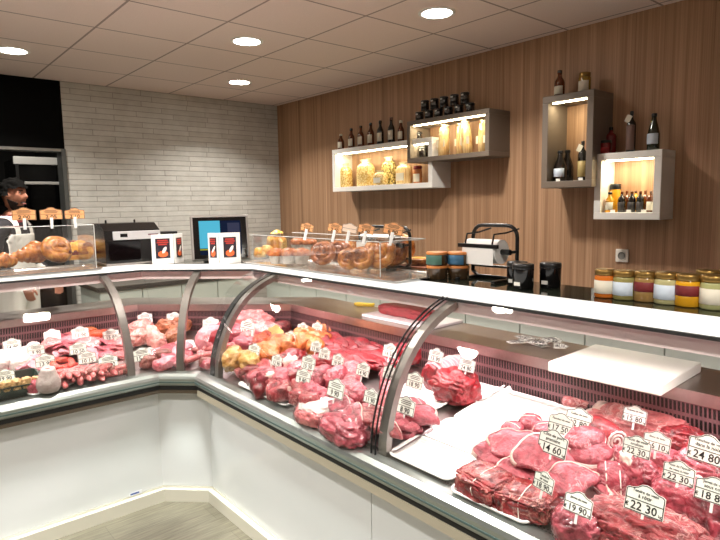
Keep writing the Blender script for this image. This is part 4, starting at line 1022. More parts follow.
# marinated poultry
for i, (px, py, w, m, lb) in enumerate([(236, 357, 32, 'yellow', 'yellow corn-fed chicken beside the dark glass post'), (268, 352, 34, 'orange', 'orange marinated chicken piece in front of the red ones'),
        (283, 345, 34, 'orange', 'large pale orange chicken fillet in the middle'), (297, 341, 30, 'orange', 'orange chicken fillet left of the small tag'), (262, 343, 26, 'tandoori', 'dark orange marinated piece, left one'),
        (272, 337, 24, 'tandoori', 'dark orange marinated piece, right one behind the fillet'), (306, 335, 26, 'orange', 'bright orange chicken drumstick behind the tags'), (318, 338, 24, 'orange', 'bright orange chicken drumstick right of the tags'), (316, 346, 26, 'orange', 'pale orange breaded piece in front of the drumsticks'), (250, 360, 30, 'yellow', 'yellow chicken thigh in front of the corn-fed chicken')]):
    lump('chicken_piece', lb, 'poultry', px, py, w*1.15, m, (1, .62, .5), CR+.5*(i % 4)-.7, .035, .2, .9, fold=.10)
for i in range(4):
    lump('rolled_poultry', 'ridged orange rolled poultry roast by the back grille, %s' % ORD[i], 'poultry', 322+i*6.0, 326+i*.9, 17, 'orange', (1.3, .62, .9), .75, .01, .06, .9, twine=(-.4, 0, .4), n=3)
# veal and pork at the corner
for i, (px, py, w, m, lb) in enumerate([(252, 321, 44, 'pale', 'long pale pink joint at the back of the far corner'), (240, 333, 34, 'rose', 'pink joint left of the yellow tag'), (262, 333, 40, 'pale', 'pale pink folded joint behind the orange pieces'), (246, 343, 28, 'rose', 'pink chop in front of the corner joints'), (225, 331, 34, 'rose', 'pink rolled joint beside the dark post'), (280, 327, 26, 'dark', 'dark red small piece behind the yellow tag')]):
    lump('pork_joint', lb, 'meat', px, py, w, m, (1, .55, .45), CR+.7+.3*(i % 3), .01, .16)
# ---- corner section
lump('stuffed_roll', 'pale meat roll with a bright red centre in the corner', 'meat', 212, 337, 30, 'ham', (1, .8, .75), .2, .012, .1, fat=((-.1, -.9, .4), .80, 'bright'))
for i, (px, py) in enumerate([(206, 350), (222, 348), (214, 356), (200, 358), (228, 355), (215, 345)]):
    sausage('fresh_sausage', 'pink sausage lying in the corner section, %s' % ('back left', 'back right', 'front middle', 'front left', 'front right', 'topmost one')[i], 'sausage', px, py, .17, .017, 'sausage', -.5+.15*i, .008+.018*(i % 2), .15)
tray('white tray of pale slices in the corner section', 172, 352, .24, .16, -.3, d=.014)
for i, (px, py) in enumerate([(160, 354), (170, 350), (180, 352), (168, 358), (184, 346)]):
    steak('cold_cut_slice', 'pink cold-cut slice on the corner tray, %s' % ('left one', 'middle one at the back', 'right one', 'middle one in front', 'rightmost at the back')[i], 'cold cut', px, py, 24, 'rose' if i % 2 else 'ham', .6, .008, .4*i, .012+.006*i, lean=.2)
lump('terrine_piece', 'rough brown-red terrine piece in front of the corner tray', 'cold cut', 148, 361, 18, 'sausbrown', (1, .7, .6), .3, .008, .16)
lump('terrine_piece', 'mottled terrine piece at the front of the corner section', 'cold cut', 160, 367, 19, 'mince', (1, .7, .6), -.2, .004, .16)
for i in range(16):
    px = 150+((i*19) % 78); py = 354+((i*7) % 13)
    lump('trimmed_piece', 'small trimmed piece of pink meat at the front of the corner section', 'meat', px, py, 15+i % 5, ('pale', 'mince', 'rose', 'sausbrown', 'ham')[i % 5], (1, .65, .5), .7*i, .006+.014*(i % 2), .2, .8, n=3, fold=.12, group='small pieces in the corner section')
# ---- left counter, from the corner to the photo's edge
for i, (px, py, m, lb) in enumerate([(140, 327, 'chicken', 'pale raw chicken at the back left of the poultry'), (139, 336, 'chicken', 'pale raw chicken leg in front of the back left one'), (152, 333, 'chicken', 'pale raw chicken leg standing in the middle'), (157, 339, 'chicken', 'pale raw chicken thigh at the right front'), (168, 326, 'roastbrown', 'browned roast poultry at the back, left one'), (179, 325, 'roastbrown', 'browned roast poultry at the back, right one'), (175, 334, 'roastbrown', 'pink-brown roast poultry piece in front')]):
    lump('poultry_piece', lb, 'poultry', px, py, 25, m, (1, .6, .56), .6*i, .012, .2, .9, fold=.12)
tray('clear-rimmed tray under the raw chicken', 150, 340, .26, .16, -.1, mat=pm('pale_tray', (216, 206, 210), .2))
for i in range(26):
    px = 50+((i*17) % 42); py = 337+((i*5) % 15)-(px-70)*.10
    steak('ham_slice', 'pink slice of cured meat in the loose pile left of the chicken', 'cold cut', px, py, 20+i % 6, ('ham', 'pale', 'sausage', 'rose')[i % 4], .55, .010, .7*i, .006+.007*(i % 6), lean=.2*(i % 3), group='pink cured slices in a loose pile')
for i in range(24):
    px = 90+((i*13) % 38); py = 341+((i*7) % 18)-(px-105)*.05
    steak('cold_cut_slice', 'bright pink cold-cut slice in the fan behind the thin sausages', 'cold cut', px, py, 20+i % 6, ('ham', 'rose', 'pale')[i % 3], .5, .009, .5*i, .006+.008*(i % 6), lean=.25, group='bright pink cold cuts in a fan')
lump('smoked_piece', 'orange-pink smoked piece at the back of the left counter', 'cold cut', 84, 333, 26, 'orange', (1, .5, .4), .2, .008)
lump('smoked_piece', 'orange-pink smoked piece between the back price tags', 'cold cut', 100, 335, 24, 'tandoori', (1, .5, .4), -.3, .008)
for i in range(8):
    px = 58+((i*11) % 22); py = 361+((i*9) % 14)-(px-70)*.1
    sausage('red_sausage', 'spicy red sausage in the heap behind the pale round bulb', 'sausage', px, py, .11, .016, 'sausred', .9*i, .006+.02*(i % 3), .25, 'spicy red sausages')
for i in range(7):
    steak('pink_meat_slice', 'very pale pink slice behind the spicy red sausages', 'cold cut', 56+i*4.2, 352+((i*3) % 5)-i*.5, 20, 'ham', .6, .009, .8*i, .012+.006*(i % 4), lean=.3, group='pale pink slices behind the red sausages')
tray('white tray under the thin pink sausages', 97, 374, .33, .12, .0, d=.014)
for i in range(26):
    px = 70+((i*11) % 40); py = 374+((i*7) % 19)*.75-(px-90)*.12
    sausage('thin_sausage', 'thin pale pink sausage in the fan beside the white tray edge', 'sausage', px, py, .13+.012*(i % 3), .0145, 'sausage', -.9+.45*(i % 5), .010+.013*(i % 4), .45, 'thin pink sausages')
for i in range(20):
    px = 98+((i*9) % 29); py = 372+((i*5) % 13)-(px-112)*.14
    sausage('blood_sausage', 'short dark brown-pink sausage right of the thin pink ones', 'sausage', px, py, .10, .017, 'sausbrown' if i % 2 else 'sausage', -.2+.4*(i % 3), .008+.018*(i % 3), .15, 'short brown-pink sausages')
# pale round bulb
def bulb():
    p = at(49, 394, .0); k = px_scale(p); r = 11.5*k; c = root('cased_ham'); 
    pr = [(.0004, 0), (.55*r, 0), (.85*r, .15*r), (1*r, .55*r), (.98*r, .95*r), (.80*r, 1.40*r), (.66*r, 1.72*r), (.62*r, 1.95*r), (.56*r, 2.12*r), (.42*r, 2.20*r), (.26*r, 2.16*r), (.20*r, 2.05*r), (.0004, 2.02*r)]
    obj('casing', lathe(bmesh.new(), pr, 28), MM['bulb'], c, True)
    obj('cut_core', lathe(bmesh.new(), [(.0004, 2.06*r), (.20*r, 2.07*r), (.23*r, 2.04*r)], 16, cap=False), MM['sausbrown'], c)
    p = Vector((p.x, p.y, deck_z(p.x, p.y)+.014)); finish(c, p, 0, 'pale round bulb-shaped cased ham on a white tray at the front glass', 'cold cut')
bulb()
tray('white tray under the pale round bulb', 54, 397, .20, .15, .25, d=.014)
# bowl of beige cracklings
tray('dark green dish holding beige cracklings at the front left', 4, 398, .30, .17, .0, mat=pm('dark_green_dish', (48, 58, 52), .3), d=.06, name='serving_dish')
for i in range(64):
    px = -6+((i*17) % 43); py = 389+((i*7) % 12)-(px-14)*.10-(i//22)*4
    lump('crackling', 'beige chunk of crackling in the dark green dish', 'cold cut', px, py, 7+i % 3, 'crack', (1, .7, .6), i*1.1, .040+.011*(i//22), .3, .6, n=3, fold=.14, group='cracklings in the green dish')
# white lard pieces and pale slices at the far left
for i, (px, py, w) in enumerate([(12, 355, 26), (26, 354, 24), (4, 362, 24), (20, 362, 24), (34, 347, 16)]):
    lump('lard_piece', 'white piece of pork fat, %s' % ('left one of the back pair', 'right one of the back pair', 'leftmost in front', 'middle one in front', 'small round one by the price tag')[i], 'meat', px, py, w, 'lard', (1, .75, .5), .4*i, .012, .1, .7)
for i in range(15):
    px = 8+((i*13) % 38); py = 370-((i*5) % 8)-(px-20)*.1
    steak('cold_cut_slice', 'pale lilac-pink slice of cold cut in front of the white pork fat', 'cold cut', px, py, 22, 'ham', .6, .009, .6*i, .006+.006*(i % 4), lean=.3, group='pale slices in front of the pork fat')
lump('pink_joint', 'pink boned joint between the cracklings and the pale bulb', 'meat', 36, 384, 20, 'rose', (1, .8, .7), .3, .01)

# ------------------------------------------------------------------ on the staff worktop
ZW = .966
def wt(px, py, z=ZW): return at_z(px, py, z)
p = (wt(600, 343, ZW+.035)+wt(657, 386, ZW+.035))/2
bm = B(-.185, .185, -.175, .175, 0, .035, .004); o = obj('cutting_board', bm, pm('white_cutting_board', (232, 236, 224), .4), None, loc=(p.x-.005, p.y, ZW), rz=CR+.03); tag(o, 'large thick white cutting board lying on the steel worktop', 'cutting board')
p = wt(408, 320); o = obj('cutting_board', B(-.24, .24, -.12, .12, 0, .014, .003), pm('white_meat_board', (236, 232, 230), .4), None, loc=(p.x+.02, p.y, ZW), rz=CR+.02); tag(o, 'thin white board under the long dark loin on the worktop', 'cutting board')
IT['n'] += 1
fn = lump_f((.40, .13, .055), 4.2, .10, .7, .7); o = obj('beef_loin', lump_bm(fn, 4), meat_mat('loin_red', (150, 40, 48), (104, 20, 28), (206, 130, 126), .2, .8, .5, coat=.05), None, True, loc=(p.x+.02, p.y+.02, ZW+.0145), rz=CR); tag(o, 'long flat dark red loin lying on the thin white board', 'meat')
kn = empty('butcher_knife', (wt(366, 307).x, wt(366, 307).y, ZW), CR+.5, 'knife with a yellow handle beside the dark loin', 'knife')
obj('handle', tube(bmesh.new(), [(-.07, 0, .014), (-.05, 0, .014), (.0, 0, .013), (.05, 0, .014)], [.008, .013, .011, .012], 10, flat=1.0), pm('yellow_handle', (214, 184, 40), .4), kn, True)
obj('blade', B(.05, .20, -.016, .012, .012, .0135), M_steel, kn)
# ------------------------------------------------------------------ price tags
M_tagw = pm('tag_white', (238, 240, 232), .45); M_tago = pm('tag_orange', (236, 170, 112), .5); M_ink = pm('black_print', (18, 18, 18), .6)
M_inkg = pm('grey_print', (70, 60, 56), .6); M_clip = pm('clear_white_clip', (232, 232, 230), .3)
TXT = {}
def text_mesh(s):
    if s not in TXT:
        cu = bpy.data.curves.new('txt', 'FONT'); cu.body = s; cu.size = 1; cu.align_x = 'CENTER'; cu.resolution_u = 2; cu.extrude = .01; cu.offset = .012
        o = bpy.data.objects.new('txt', cu); COL.objects.link(o); dg = bpy.context.evaluated_depsgraph_get(); dg.update()
        me = bpy.data.meshes.new_from_object(o.evaluated_get(dg)); bpy.data.objects.remove(o); me.materials.clear(); me.materials.append(M_ink); TXT[s] = me
    return TXT[s]
OUT = [(-.5, 0), (.5, 0), (.5, .56), (.44, .60), (.33, .615), (.22, .66), (.12, .735), (0, .76), (-.12, .735), (-.22, .66), (-.33, .615), (-.44, .60), (-.5, .56)]
def tag_body(w, th=.0016, rectt=False):
    bm = bmesh.new(); P = OUT; a = [bm.verts.new((x*w, -th/2, z*w)) for x, z in P]; b = [bm.verts.new((x*w, th/2, z*w)) for x, z in P]
    bm.faces.new(a); bm.faces.new(b[::-1]); n = len(P)
    for i in range(n): bm.faces.new((a[i], b[i], b[(i+1) % n], a[(i+1) % n]))
    bmesh.ops.recalc_face_normals(bm, faces=bm.faces); return bm
def frame_bm(w, y=-.0014):
    bm = bmesh.new()
    def line(p, q, t):
        p, q = Vector(p), Vector(q); d = (q-p).normalized(); n = Vector((-d.y, d.x))*t/2
        v = [bm.verts.new((c.x*w, yy, c.y*w)) for yy in (y, y+.0004) for c in (p-n, q-n, q+n, p+n)]
        bm.faces.new(v[:4]); bm.faces.new(v[4:][::-1])
    cx, cy = 0, .34
    P = [(x*.955, cy+(z-cy)*.94) for x, z in OUT]
    for i in range(len(P)): line(P[i], P[(i+1) % len(P)], .022)
    line((-.48, .32), (.48, .32), .022); return bm
TB = {}
def price_tag(label, loc, rz, w, price, lines=(), mat=None, tilt_=.28, roll_=0, plain=False, stick=True, clip=False):
    r = root('price_tag'); m = mat or M_tagw
    key = (round(w, 4), m.name)
    if key not in TB: TB[key] = tag_body(w)
    if isinstance(TB[key], bmesh.types.BMesh):
        b = obj('card', TB[key], m, r); TB[key] = b.data
    else: obj('card', TB[key], None, r)
    if not plain:
        k2 = ('f', round(w, 4), m.name)
        if k2 not in TB: b = obj('printed_frame', frame_bm(w), M_ink if m is M_tagw else M_inkg, r); TB[k2] = b.data
        elif m is M_tagw: obj('printed_frame', TB[k2], None, r)
        def t(name, s, size, x, z):
            o = obj(name, text_mesh(s), None, r); o.rotation_euler = (PI/2, 0, 0); o.scale = (size*w, size*w, .03); o.location = (x*w, -.0013, z*w); return o
        if price: t('price_print', price, .30 if len(price) <= 5 else .25, .0, .07)
        if lines:
            zz = {1: (.47,), 2: (.52, .39)}[len(lines)]
            for s, z in zip(lines, zz): t('product_print', s, .135 if len(s) < 13 else .105, 0, z)
            t('unit_print', 'kg', .10, .42, .07); t('euro_print', '€', .15, -.43, .10)
        elif m is M_tagw or m is M_tago:
            bm = bmesh.new()
            for k, (z, ww) in enumerate(((.56, .5), (.49, .62), (.42, .55))):
                box(bm, -w*ww/2, w*ww/2, -.0016, -.0012, w*(z-.014), w*(z+.014))
            obj('product_line', bm, M_inkg, r)
    if stick:
        bm = bmesh.new(); box(bm, -.003, .003, -.0008, .0012, -.022, .004); obj('pick', bm, M_clip, r)
    if clip:
        bm = bmesh.new(); box(bm, -.007, .007, -.004, -.0018, -.060, .012, .001); box(bm, -.007, .007, .0018, .004, -.045, .006, .001); obj('clip', bm, M_clip, r)
    r.location = loc; r.rotation_euler = (0, roll_, 0)
    r.matrix_basis = Matrix.Translation(loc) @ Matrix.Rotation(rz, 4, 'Z') @ Matrix.Rotation(-tilt_, 4, 'X') @ Matrix.Rotation(roll_, 4, 'Y') @ Matrix.Diagonal((1, 1, .8 if clip else 1, 1))
    return tag(r, label, 'price tag')
def dtag(px, py, h, wpx, price, lines, label, side='R', **k):
    """px, py = middle of the card; h = height of the card's middle over the deck"""
    if side == 'R': h += .03
    p = at(px, py, h); rz = {'R': CR, 'C': -.75, 'L': -.06}[side]+k.pop('dz', 0)
    d = (p-EYE); d.z = 0; d.normalize(); w = wpx*px_scale(p)/max(.5, abs(d.dot(Vector((math.sin(rz), -math.cos(rz), 0)))))*.93
    tl = k.get('tilt_', .28)
    z0 = w*.38*math.cos(tl); back = Vector((math.sin(-rz), math.cos(rz), 0))*w*.38*math.sin(tl)
    return price_tag(label, Vector((p.x, p.y, p.z-z0))-back, rz, w, price, lines, **k)
# near section
dtag(645, 500, .13, 38, '22 30', ('Tendre de veau', 'à rôtir'), 'price tag reading 22 30 at the front, above the wide rough roast')
dtag(578.5, 503, .12, 28, '19 90', ('Jarret de veau',), 'price tag reading 19 90 above the film-wrapped joint')
dtag(544, 481, .10, 20, '18 90', ('Tendron', 'de veau'), 'price tag reading 18 90 behind the dark beef slabs', dz=-.2)
dtag(679, 472, .115, 30, '22 30', ('Noix de l\'épaule', 'de veau à rôtir'), 'price tag reading 22 30 between the round joints at the right')
dtag(637, 446, .115, 27, '22 30', ('Noix de veau', 'escalope'), 'price tag reading 22 30 in the middle, over the folded roast')
dtag(657, 441, .095, 26, '16 10', ('Blanc de veau',), 'price tag reading 16 10 partly hidden behind the central tag')
dtag(708, 449, .10, 37, '24 80', ('Tranches de veau', 'dans la noix'), 'price tag reading 24 80 near the right edge by the white rim', dz=-.1)
dtag(714, 490, .13, 35, '18 80', ('Jarret de veau', 'sous noix'), 'price tag cut off by the right edge of the photo')
dtag(635, 414, .07, 23, '15 80', ('Poitrine de veau',), 'price tag reading 15 80 standing on the flat pale flank')
dtag(561, 423, .09, 25, '17 50', ('Flanchet de veau',), 'price tag reading 17 50 in front of a second tag')
dtag(579, 418, .075, 26, '12 80', ('Collier de veau',), 'price tag half hidden behind the one reading 17 50')
dtag(553, 442, .12, 29, '14 60', ('Côte de porc', 'première'), 'price tag reading 14 60 above the rose slices', dz=-.1)
# middle section
for px, py, h, w, pr, lb in [
 (406, 405, .10, 22, '8 90', 'small price tag beside the glass post, over the folded slices'),
 (415, 380, .10, 20, '18 90', 'small price tag on the diced pink meat beside the post'),
 (390, 372, .10, 17, '16 80', 'small price tag left of the post, in front of the other one'),
 (390, 350, .10, 17, '16 50', 'small price tag at the back, left of the post'),
 (436, 355, .12, 18, '15 90', 'small price tag on the netted pale roast'),
 (467, 364, .12, 20, '24 80', 'small price tag on the red beef block'),
 (363, 369, .09, 16, '14 90', 'small price tag at the right of the red strips'),
 (338, 360, .10, 14, '19 90', 'small price tag standing on the red strips'),
 (324.5, 353, .10, 14, '17 90', 'small price tag at the left end of the red strips'),
 (316, 346, .10, 13, '13 90', 'small price tag in front of the orange rolls'),
 (302.5, 328, .09, 13, '9 90', 'small price tag on the bright orange drumsticks, left one'),
 (317, 327.5, .09, 13, '10 90', 'small price tag beside the ridged orange rolls'),
 (290, 337, .09, 14, '11 90', 'small price tag among the orange fillets'),
 (254, 350, .10, 14, '8 50', 'small price tag above the yellow chicken'),
 (277, 360, .10, 13, '12 90', 'small narrow price tag on the rib slabs'),
 (308.5, 362, .12, 17, '15 50', 'upper price tag of the pair left of the red strips'),
 (303.5, 376, .10, 18, '9 80', 'lower price tag of the pair left of the red strips'),
 (336, 388, .12, 20, '9 90', 'greenish price tag above the frosty wrapped pack'),
 (371, 396, .11, 17, '11 90', 'small price tag over the back of the folded slices'),
 (247.5, 327, .09, 18, '13 50', 'small price tag on the pale joint in the far corner')]:
    dtag(px, py, h, w*.84, pr, (), lb, dz=.12 if px < 330 else .0)
dtag(275, 334, .08, 16, '', (), 'blank yellowish card in the far corner meats', mat=pm('tag_pale_yellow', (226, 226, 150), .5), plain=True, dz=.1)
# corner and left counter
for px, py, h, w, pr, lb, sd in [
 (210.5, 323, .10, 19, '13 90', 'price tag above the red-centred roll in the corner', 'C'),
 (219, 337, .09, 18, '9 50', 'price tag tilted against the dark post in the corner', 'C'),
 (173, 318, .10, 19, '14 80', 'tilted price tag over the browned poultry', 'L'),
 (145, 317.5, .10, 17, '11 90', 'price tag at the back of the raw chicken', 'L'),
 (142, 354, .08, 22, '15 90', 'price tag leaning in front of the raw chicken', 'L'),
 (111, 334, .09, 18, '15 80', 'price tag at the back, left of the curved post', 'L'),
 (121, 339, .08, 16, '12 90', 'price tag close to the curved post', 'L'),
 (108, 361, .09, 22, '11 80', 'greenish price tag over the brown-pink sausages', 'L'),
 (87, 357, .09, 20, '10 15', 'price tag over the thin pink sausages', 'L'),
 (78, 348, .09, 19, '10 50', 'price tag just behind the one over the thin sausages', 'L'),
 (80, 332, .09, 19, '11 90', 'price tag at the back over the pink cured slices', 'L'),
 (45, 360, .09, 21, '13 90', 'price tag right behind the pale round bulb', 'L'),
 (36, 349, .08, 18, '9 90', 'price tag beside the small round piece of fat', 'L'),
 (12, 344, .10, 19, '14 80', 'price tag behind the white pork fat at the far left', 'L'),
 (5, 375, .10, 20, '19 90', 'price tag above the cracklings at the left edge', 'L')]:
    dtag(px, py, h, w*.9, pr, (), lb, sd, roll_=.25 if px == 173 else (.3 if px == 219 else 0))
dtag(52, 334.5, .08, 16, '', (), 'blank white card at the back of the left counter', 'L', plain=True)
# spare tags lying on the worktop
for i in range(9):
    q = wt(514+((i*17) % 50), 341+((i*5) % 9)+((i*17) % 50)*.10); r = price_tag('spare white price tag lying in the pile beside the cutting board', (q.x+.03, q.y, ZW+.0012+.0028*i), CR, .075, ('12 30', '18 50', '9 90')[i % 3], (), stick=False); r['group'] = 'spare price tags lying on the worktop'
    r.matrix_basis = Matrix.Translation((q.x+.03, q.y, ZW+.0014+.0034*i)) @ Matrix.Rotation(CR+.7*(i % 5)-1, 4, 'Z') @ Matrix.Rotation(-PI/2, 4, 'X')

# ------------------------------------------------------------------ pastry cases on the top shelf
def pastry_mat(name, base, dark, lite, sc_=1):
    b = NB(name); v = b.coord(); n = b.noise(v, 45*sc_, 4, .6, .5); n2 = b.noise(v, 14*sc_, 2)
    c = b.ramp(b.math('ADD', b.math('MULTIPLY', n, .6), b.math('MULTIPLY', n2, .4)), [(.36, lin(*dark)), (.5, lin(*base)), (.64, lin(*lite))])
    b.bsdf(c, .38, bump=n, bstr=.4, bdist=.004, Coat_Weight=.3); return b.m
P_gold = pastry_mat('golden_crust', (186, 112, 42), (116, 56, 16), (222, 162, 84)); P_brown = pastry_mat('brown_crust', (160, 86, 36), (92, 40, 14), (204, 134, 66))
P_crois = pastry_mat('croissant_crust', (182, 108, 42), (120, 58, 18), (214, 150, 74)); P_muf = pastry_mat('muffin_top', (182, 104, 54), (136, 66, 28), (208, 140, 84))
P_brio = pastry_mat('brioche_yellow', (238, 178, 72), (204, 120, 36), (250, 216, 130)); P_berry = pastry_mat('dark_berry', (96, 24, 22), (44, 8, 10), (140, 50, 40), 1.4)
M_cup = pm('muffin_paper', (206, 200, 190), .6); M_silvertray = pm('silver_pastry_tray', (196, 192, 186), .22, .85)
def pastry_tray(label, x0, x1, y0, y1):
    c = obj('pastry_tray', tray_bm(x1-x0, y1-y0, .012, .003, .02, .006), M_silvertray, None, False, loc=((x0+x1)/2, (y0+y1)/2, ZT)); tag(c, label, 'tray')
pastry_tray('silver tray under the muffins and swirls on the right shelf', 1.66, 2.0, 1.72, 3.02)
pastry_tray('silver tray under the croissants on the left shelf', -.05, .955, 3.29, 3.63)
def case(label, x0, x1, y0, y1, h, front, ends):
    c = empty('pastry_guard', ((x0+x1)/2, (y0+y1)/2, ZT+.012), 0, label, 'display guard'); o = c.location; t = .005; z0 = ZT+.014
    def part(nm, *a): 
        bm = B(*a); bmesh.ops.translate(bm, verts=bm.verts, vec=-o); obj(nm, bm, M_acry, c)
    part('top_panel', x0, x1, y0, y1, z0+h-t, z0+h)
    if front == 'X': part('front_panel', x0, x0+t, y0, y1, z0, z0+h-t-.0005)
    else: part('front_panel', x0, x1, y0, y0+t, z0, z0+h-t-.0005)
    for e in ends:
        if e == 'y0': part('end_panel', x0+t+.0005, x1, y0, y0+t, z0, z0+h-t-.0005)
        if e == 'y1': part('end_panel', x0+t+.0005, x1, y1-t, y1, z0, z0+h-t-.0005)
        if e == 'x1': part('end_panel', x1-t, x1, y0+t+.0005, y1, z0, z0+h-t-.0005)
    def edge(a, b2): 
        bm = tube(bmesh.new(), [Vector(a)-o, Vector(b2)-o], .0018, 6); obj('polished_edge', bm, M_acedge, c)
    zt = z0+h
    if front == 'X': edge((x0, y0, zt), (x0, y1, zt)); edge((x0, y0, zt), (x1, y0, zt)); edge((x0, y0, z0), (x0, y0, zt)); edge((x1, y0, zt), (x1, y1, zt))
    else: edge((x0, y0, zt), (x1, y0, zt)); edge((x1, y0, z0), (x1, y0, zt)); edge((x1, y0, zt), (x1, y1, zt))
    return c
case('clear acrylic guard over the muffins and swirls on the right shelf', 1.70, 1.99, 1.86, 2.98, .155, 'X', ('y0', 'y1'))
case('clear guard over the croissants on the left shelf', -.03, .925, 3.30, 3.62, .235, 'Y', ('x1',))
ZP = ZT+.0155
def on_tray(px, py, h): return at_z(px, py, ZP+h*.5)
def muffin(label, px, py, lift=0, s=1.2):
    p = at_z(px, py, ZP+lift+.03); c = empty('muffin', (p.x, p.y, ZP+lift), 0, label, 'muffin'); n = 40; bm = bmesh.new(); rings = []
    for r, z in ((.026, 0), (.031, .02), (.036, .042)): rings.append([bm.verts.new((math.cos(2*PI*k/n)*r*s*(1+.05*(k % 2)), math.sin(2*PI*k/n)*r*s*(1+.05*(k % 2)), z*s)) for k in range(n)])
    for a, b in zip(rings, rings[1:]):
        for k in range(n): bm.faces.new((a[k], a[(k+1) % n], b[(k+1) % n], b[k]))
    bm.faces.new(rings[0][::-1]); obj('paper_cup', bm, M_cup, c)
    IT['n'] += 1; fn = lump_f((.088*s, .088*s, .036*s), IT['n'], .08, .95, .25); m = lump_bm(fn, 3); bmesh.ops.translate(m, verts=m.verts, vec=(0, 0, .037*s)); obj('baked_top', m, P_muf, c, True)
for i, px in enumerate((277, 289, 301.5)): muffin('brown muffin in a pale paper cup in the front row, '+ORD[i], px, 258)
for i, px in enumerate((298, 309)): muffin('brown muffin in a paper cup raised in the back row, '+('left' if i == 0 else 'right')+' one', px, 246.5, .03)
for i, px in enumerate((283, 295.5)): pass
def lumpy(name, label, px, py, w, mat, asp, rz=0, lift=0, amp=.15, cat='pastry', top_=None):
    IT['n'] += 1; p = at_z(px, py, ZP+lift+.02); k = px_scale(p); d = tuple(a*w*k for a in asp); fn = lump_f(d, IT['n']*1.3, amp, .9, .5)
    if top_ is None: o = obj(name, lump_bm(fn, 4), mat, None, True)
    else:
        o = root(name); obj('crumb', lump_bm(fn, 4), mat, o, True); sd = IT['n']
        obj('topping', shell_bm(fn, lambda d: d.z > -.25 and noise.noise(d*2.6+Vector((sd, 0, 0))) > top_[1], .006, 4), top_[0], o, True)
    o.location = (p.x, p.y, ZP+lift); o.rotation_euler = (0, 0, rz); return tag(o, label, cat)
lumpy('brioche', 'tall golden brioche behind the front muffins', 277, 247, 20, P_brio, (1, .8, .95), 0, .012)
lumpy('brioche', 'small golden brioche at the left end of the tray', 259.5, 254, 12, P_brio, (1, .9, .8))
lumpy('brioche', 'pale yellow brioche between the small one and the muffins', 267, 252, 13, P_brio, (1, .9, .8), .5)
def swirl(label, px, py, w, mat, tiltx=1.2, rz=0, turns=2.3, lift=0, thick=.42):
    """coiled pastry leaning on its neighbour"""
    IT['n'] += 1; p = at_z(px, py, ZP+lift+.035); k = px_scale(p); R = w*k/2; r0 = R/(turns+.6)*.80; pts = []; rad = []
    n = int(turns*18)
    for i in range(n+1):
        t = i/n; a = t*turns*2*PI; rr = R*.12+(R-r0-R*.12)*t
        pts.append((math.cos(a)*rr, math.sin(a)*rr, r0*(1.25-.5*t)+.004*math.sin(a*3))); rad.append(r0*(1.0+.12*noise.noise(Vector((a, IT['n'], 0))))*(1 if i < n-3 else .7-.15*(i-n+3)))
    bm = tube(bmesh.new(), pts, rad, 9, flat=1.15); bmesh.ops.rotate(bm, verts=bm.verts, cent=(0, 0, 0), matrix=Matrix.Rotation(tiltx, 3, 'X'))
    lo = min(v.co.z for v in bm.verts); bmesh.ops.translate(bm, verts=bm.verts, vec=(0, 0, -lo)); o = obj('pastry_swirl', bm, mat, None, True, loc=(p.x, p.y, ZP+lift), rz=rz); return tag(o, label, 'pastry')
for i, (px, py, w, m, rz) in enumerate([(323, 258, 31, P_brown, -.9), (338, 256, 29, P_brown, -.6), (349, 262, 28, P_gold, -.9), (362, 262, 30, P_gold, -1.0), (379, 261, 40, P_gold, -1.0), (391, 259, 38, P_brown, -.8), (398, 256, 38, P_gold, -.7)]):
    swirl('golden coiled pastry in the row on the right tray, ' + ORD[i], px, py, w, m, 1.15, rz)
for i, (px, py) in enumerate([(345, 251), (357, 251), (371, 250)]):
    lumpy('puff_pastry', 'golden puff pastry behind the coiled row, '+ORD[i], px, py, 27, P_gold, (1, .8, .7), .4*i, .01)
tb = obj('brown_board', B(-.13, .13, -.09, .09, 0, .012, .003), pm('brown_wood_board', (120, 62, 34), .4), None, loc=(at_z(409, 268, ZT).x+.07, at_z(409, 268, ZT).y, ZT), rz=CR); tag(tb, 'brown wooden board at the right end of the pastry case', 'board')
tt = empty('flat_tart', (at_z(409, 268, ZT).x+.07, at_z(409, 268, ZT).y, ZT+.0125), .3, 'flat golden lattice tart on the brown board', 'tart')
obj('crust', lathe(bmesh.new(), [(.0004, 0), (.06, 0), (.07, .03), (.066, .034), (.06, .028), (.0004, .026)], 28), P_gold, tt, True)
bm = bmesh.new()
for k in range(-2, 3):
    l = math.sqrt(max(0, .06**2-(k*.022)**2)); tube(bm, [(-l, k*.022, .030), (l, k*.022, .030)], .005, 6); tube(bm, [(k*.022, -l, .034), (k*.022, l, .034)], .005, 6)
obj('lattice', bm, P_brio, tt, True)
# left croissants
def croissant(label, px, py, w, rz):
    IT['n'] += 1; p = at_z(px, py, ZP+.04); k = px_scale(p); L = w*k; pts = []; rad = []; n = 44
    for i in range(n+1):
        t = i/n*2-1; a = t*1.25
        pts.append((math.sin(a)*L*.45, (1-math.cos(a))*L*.5, L*.17*(1-.5*abs(t)))); seg = (abs(t)*5.2) % 1
        rad.append(max(.008, L*.235*(1-abs(t)**1.35*.82)*(1.10-.30*seg)))
    bm = tube(bmesh.new(), pts, rad, 14); lo = min(v.co.z for v in bm.verts)
    for v in bm.verts: v.co.z = max(v.co.z, lo*.6)-lo*.6
    o = obj('croissant', bm, P_crois, None, True, loc=(p.x, p.y, ZP), rz=rz); return tag(o, label, 'croissant')
croissant('large golden croissant in the middle of the left tray', 36, 256, 46, .75)
croissant('golden croissant cut by the left edge of the photo', 4, 261, 34, .3)
fs = swirl('golden swirl with dark red fruit pieces on the left tray', 56, 257, 36, P_gold, .9, .2, 2.0)
lumpy('danish_pastry', 'square danish pastry topped with dark berries on the left tray', 77, 256, 31, P_brio, (1, .75, .62), .2, 0, .12, top_=(P_berry, -.32))
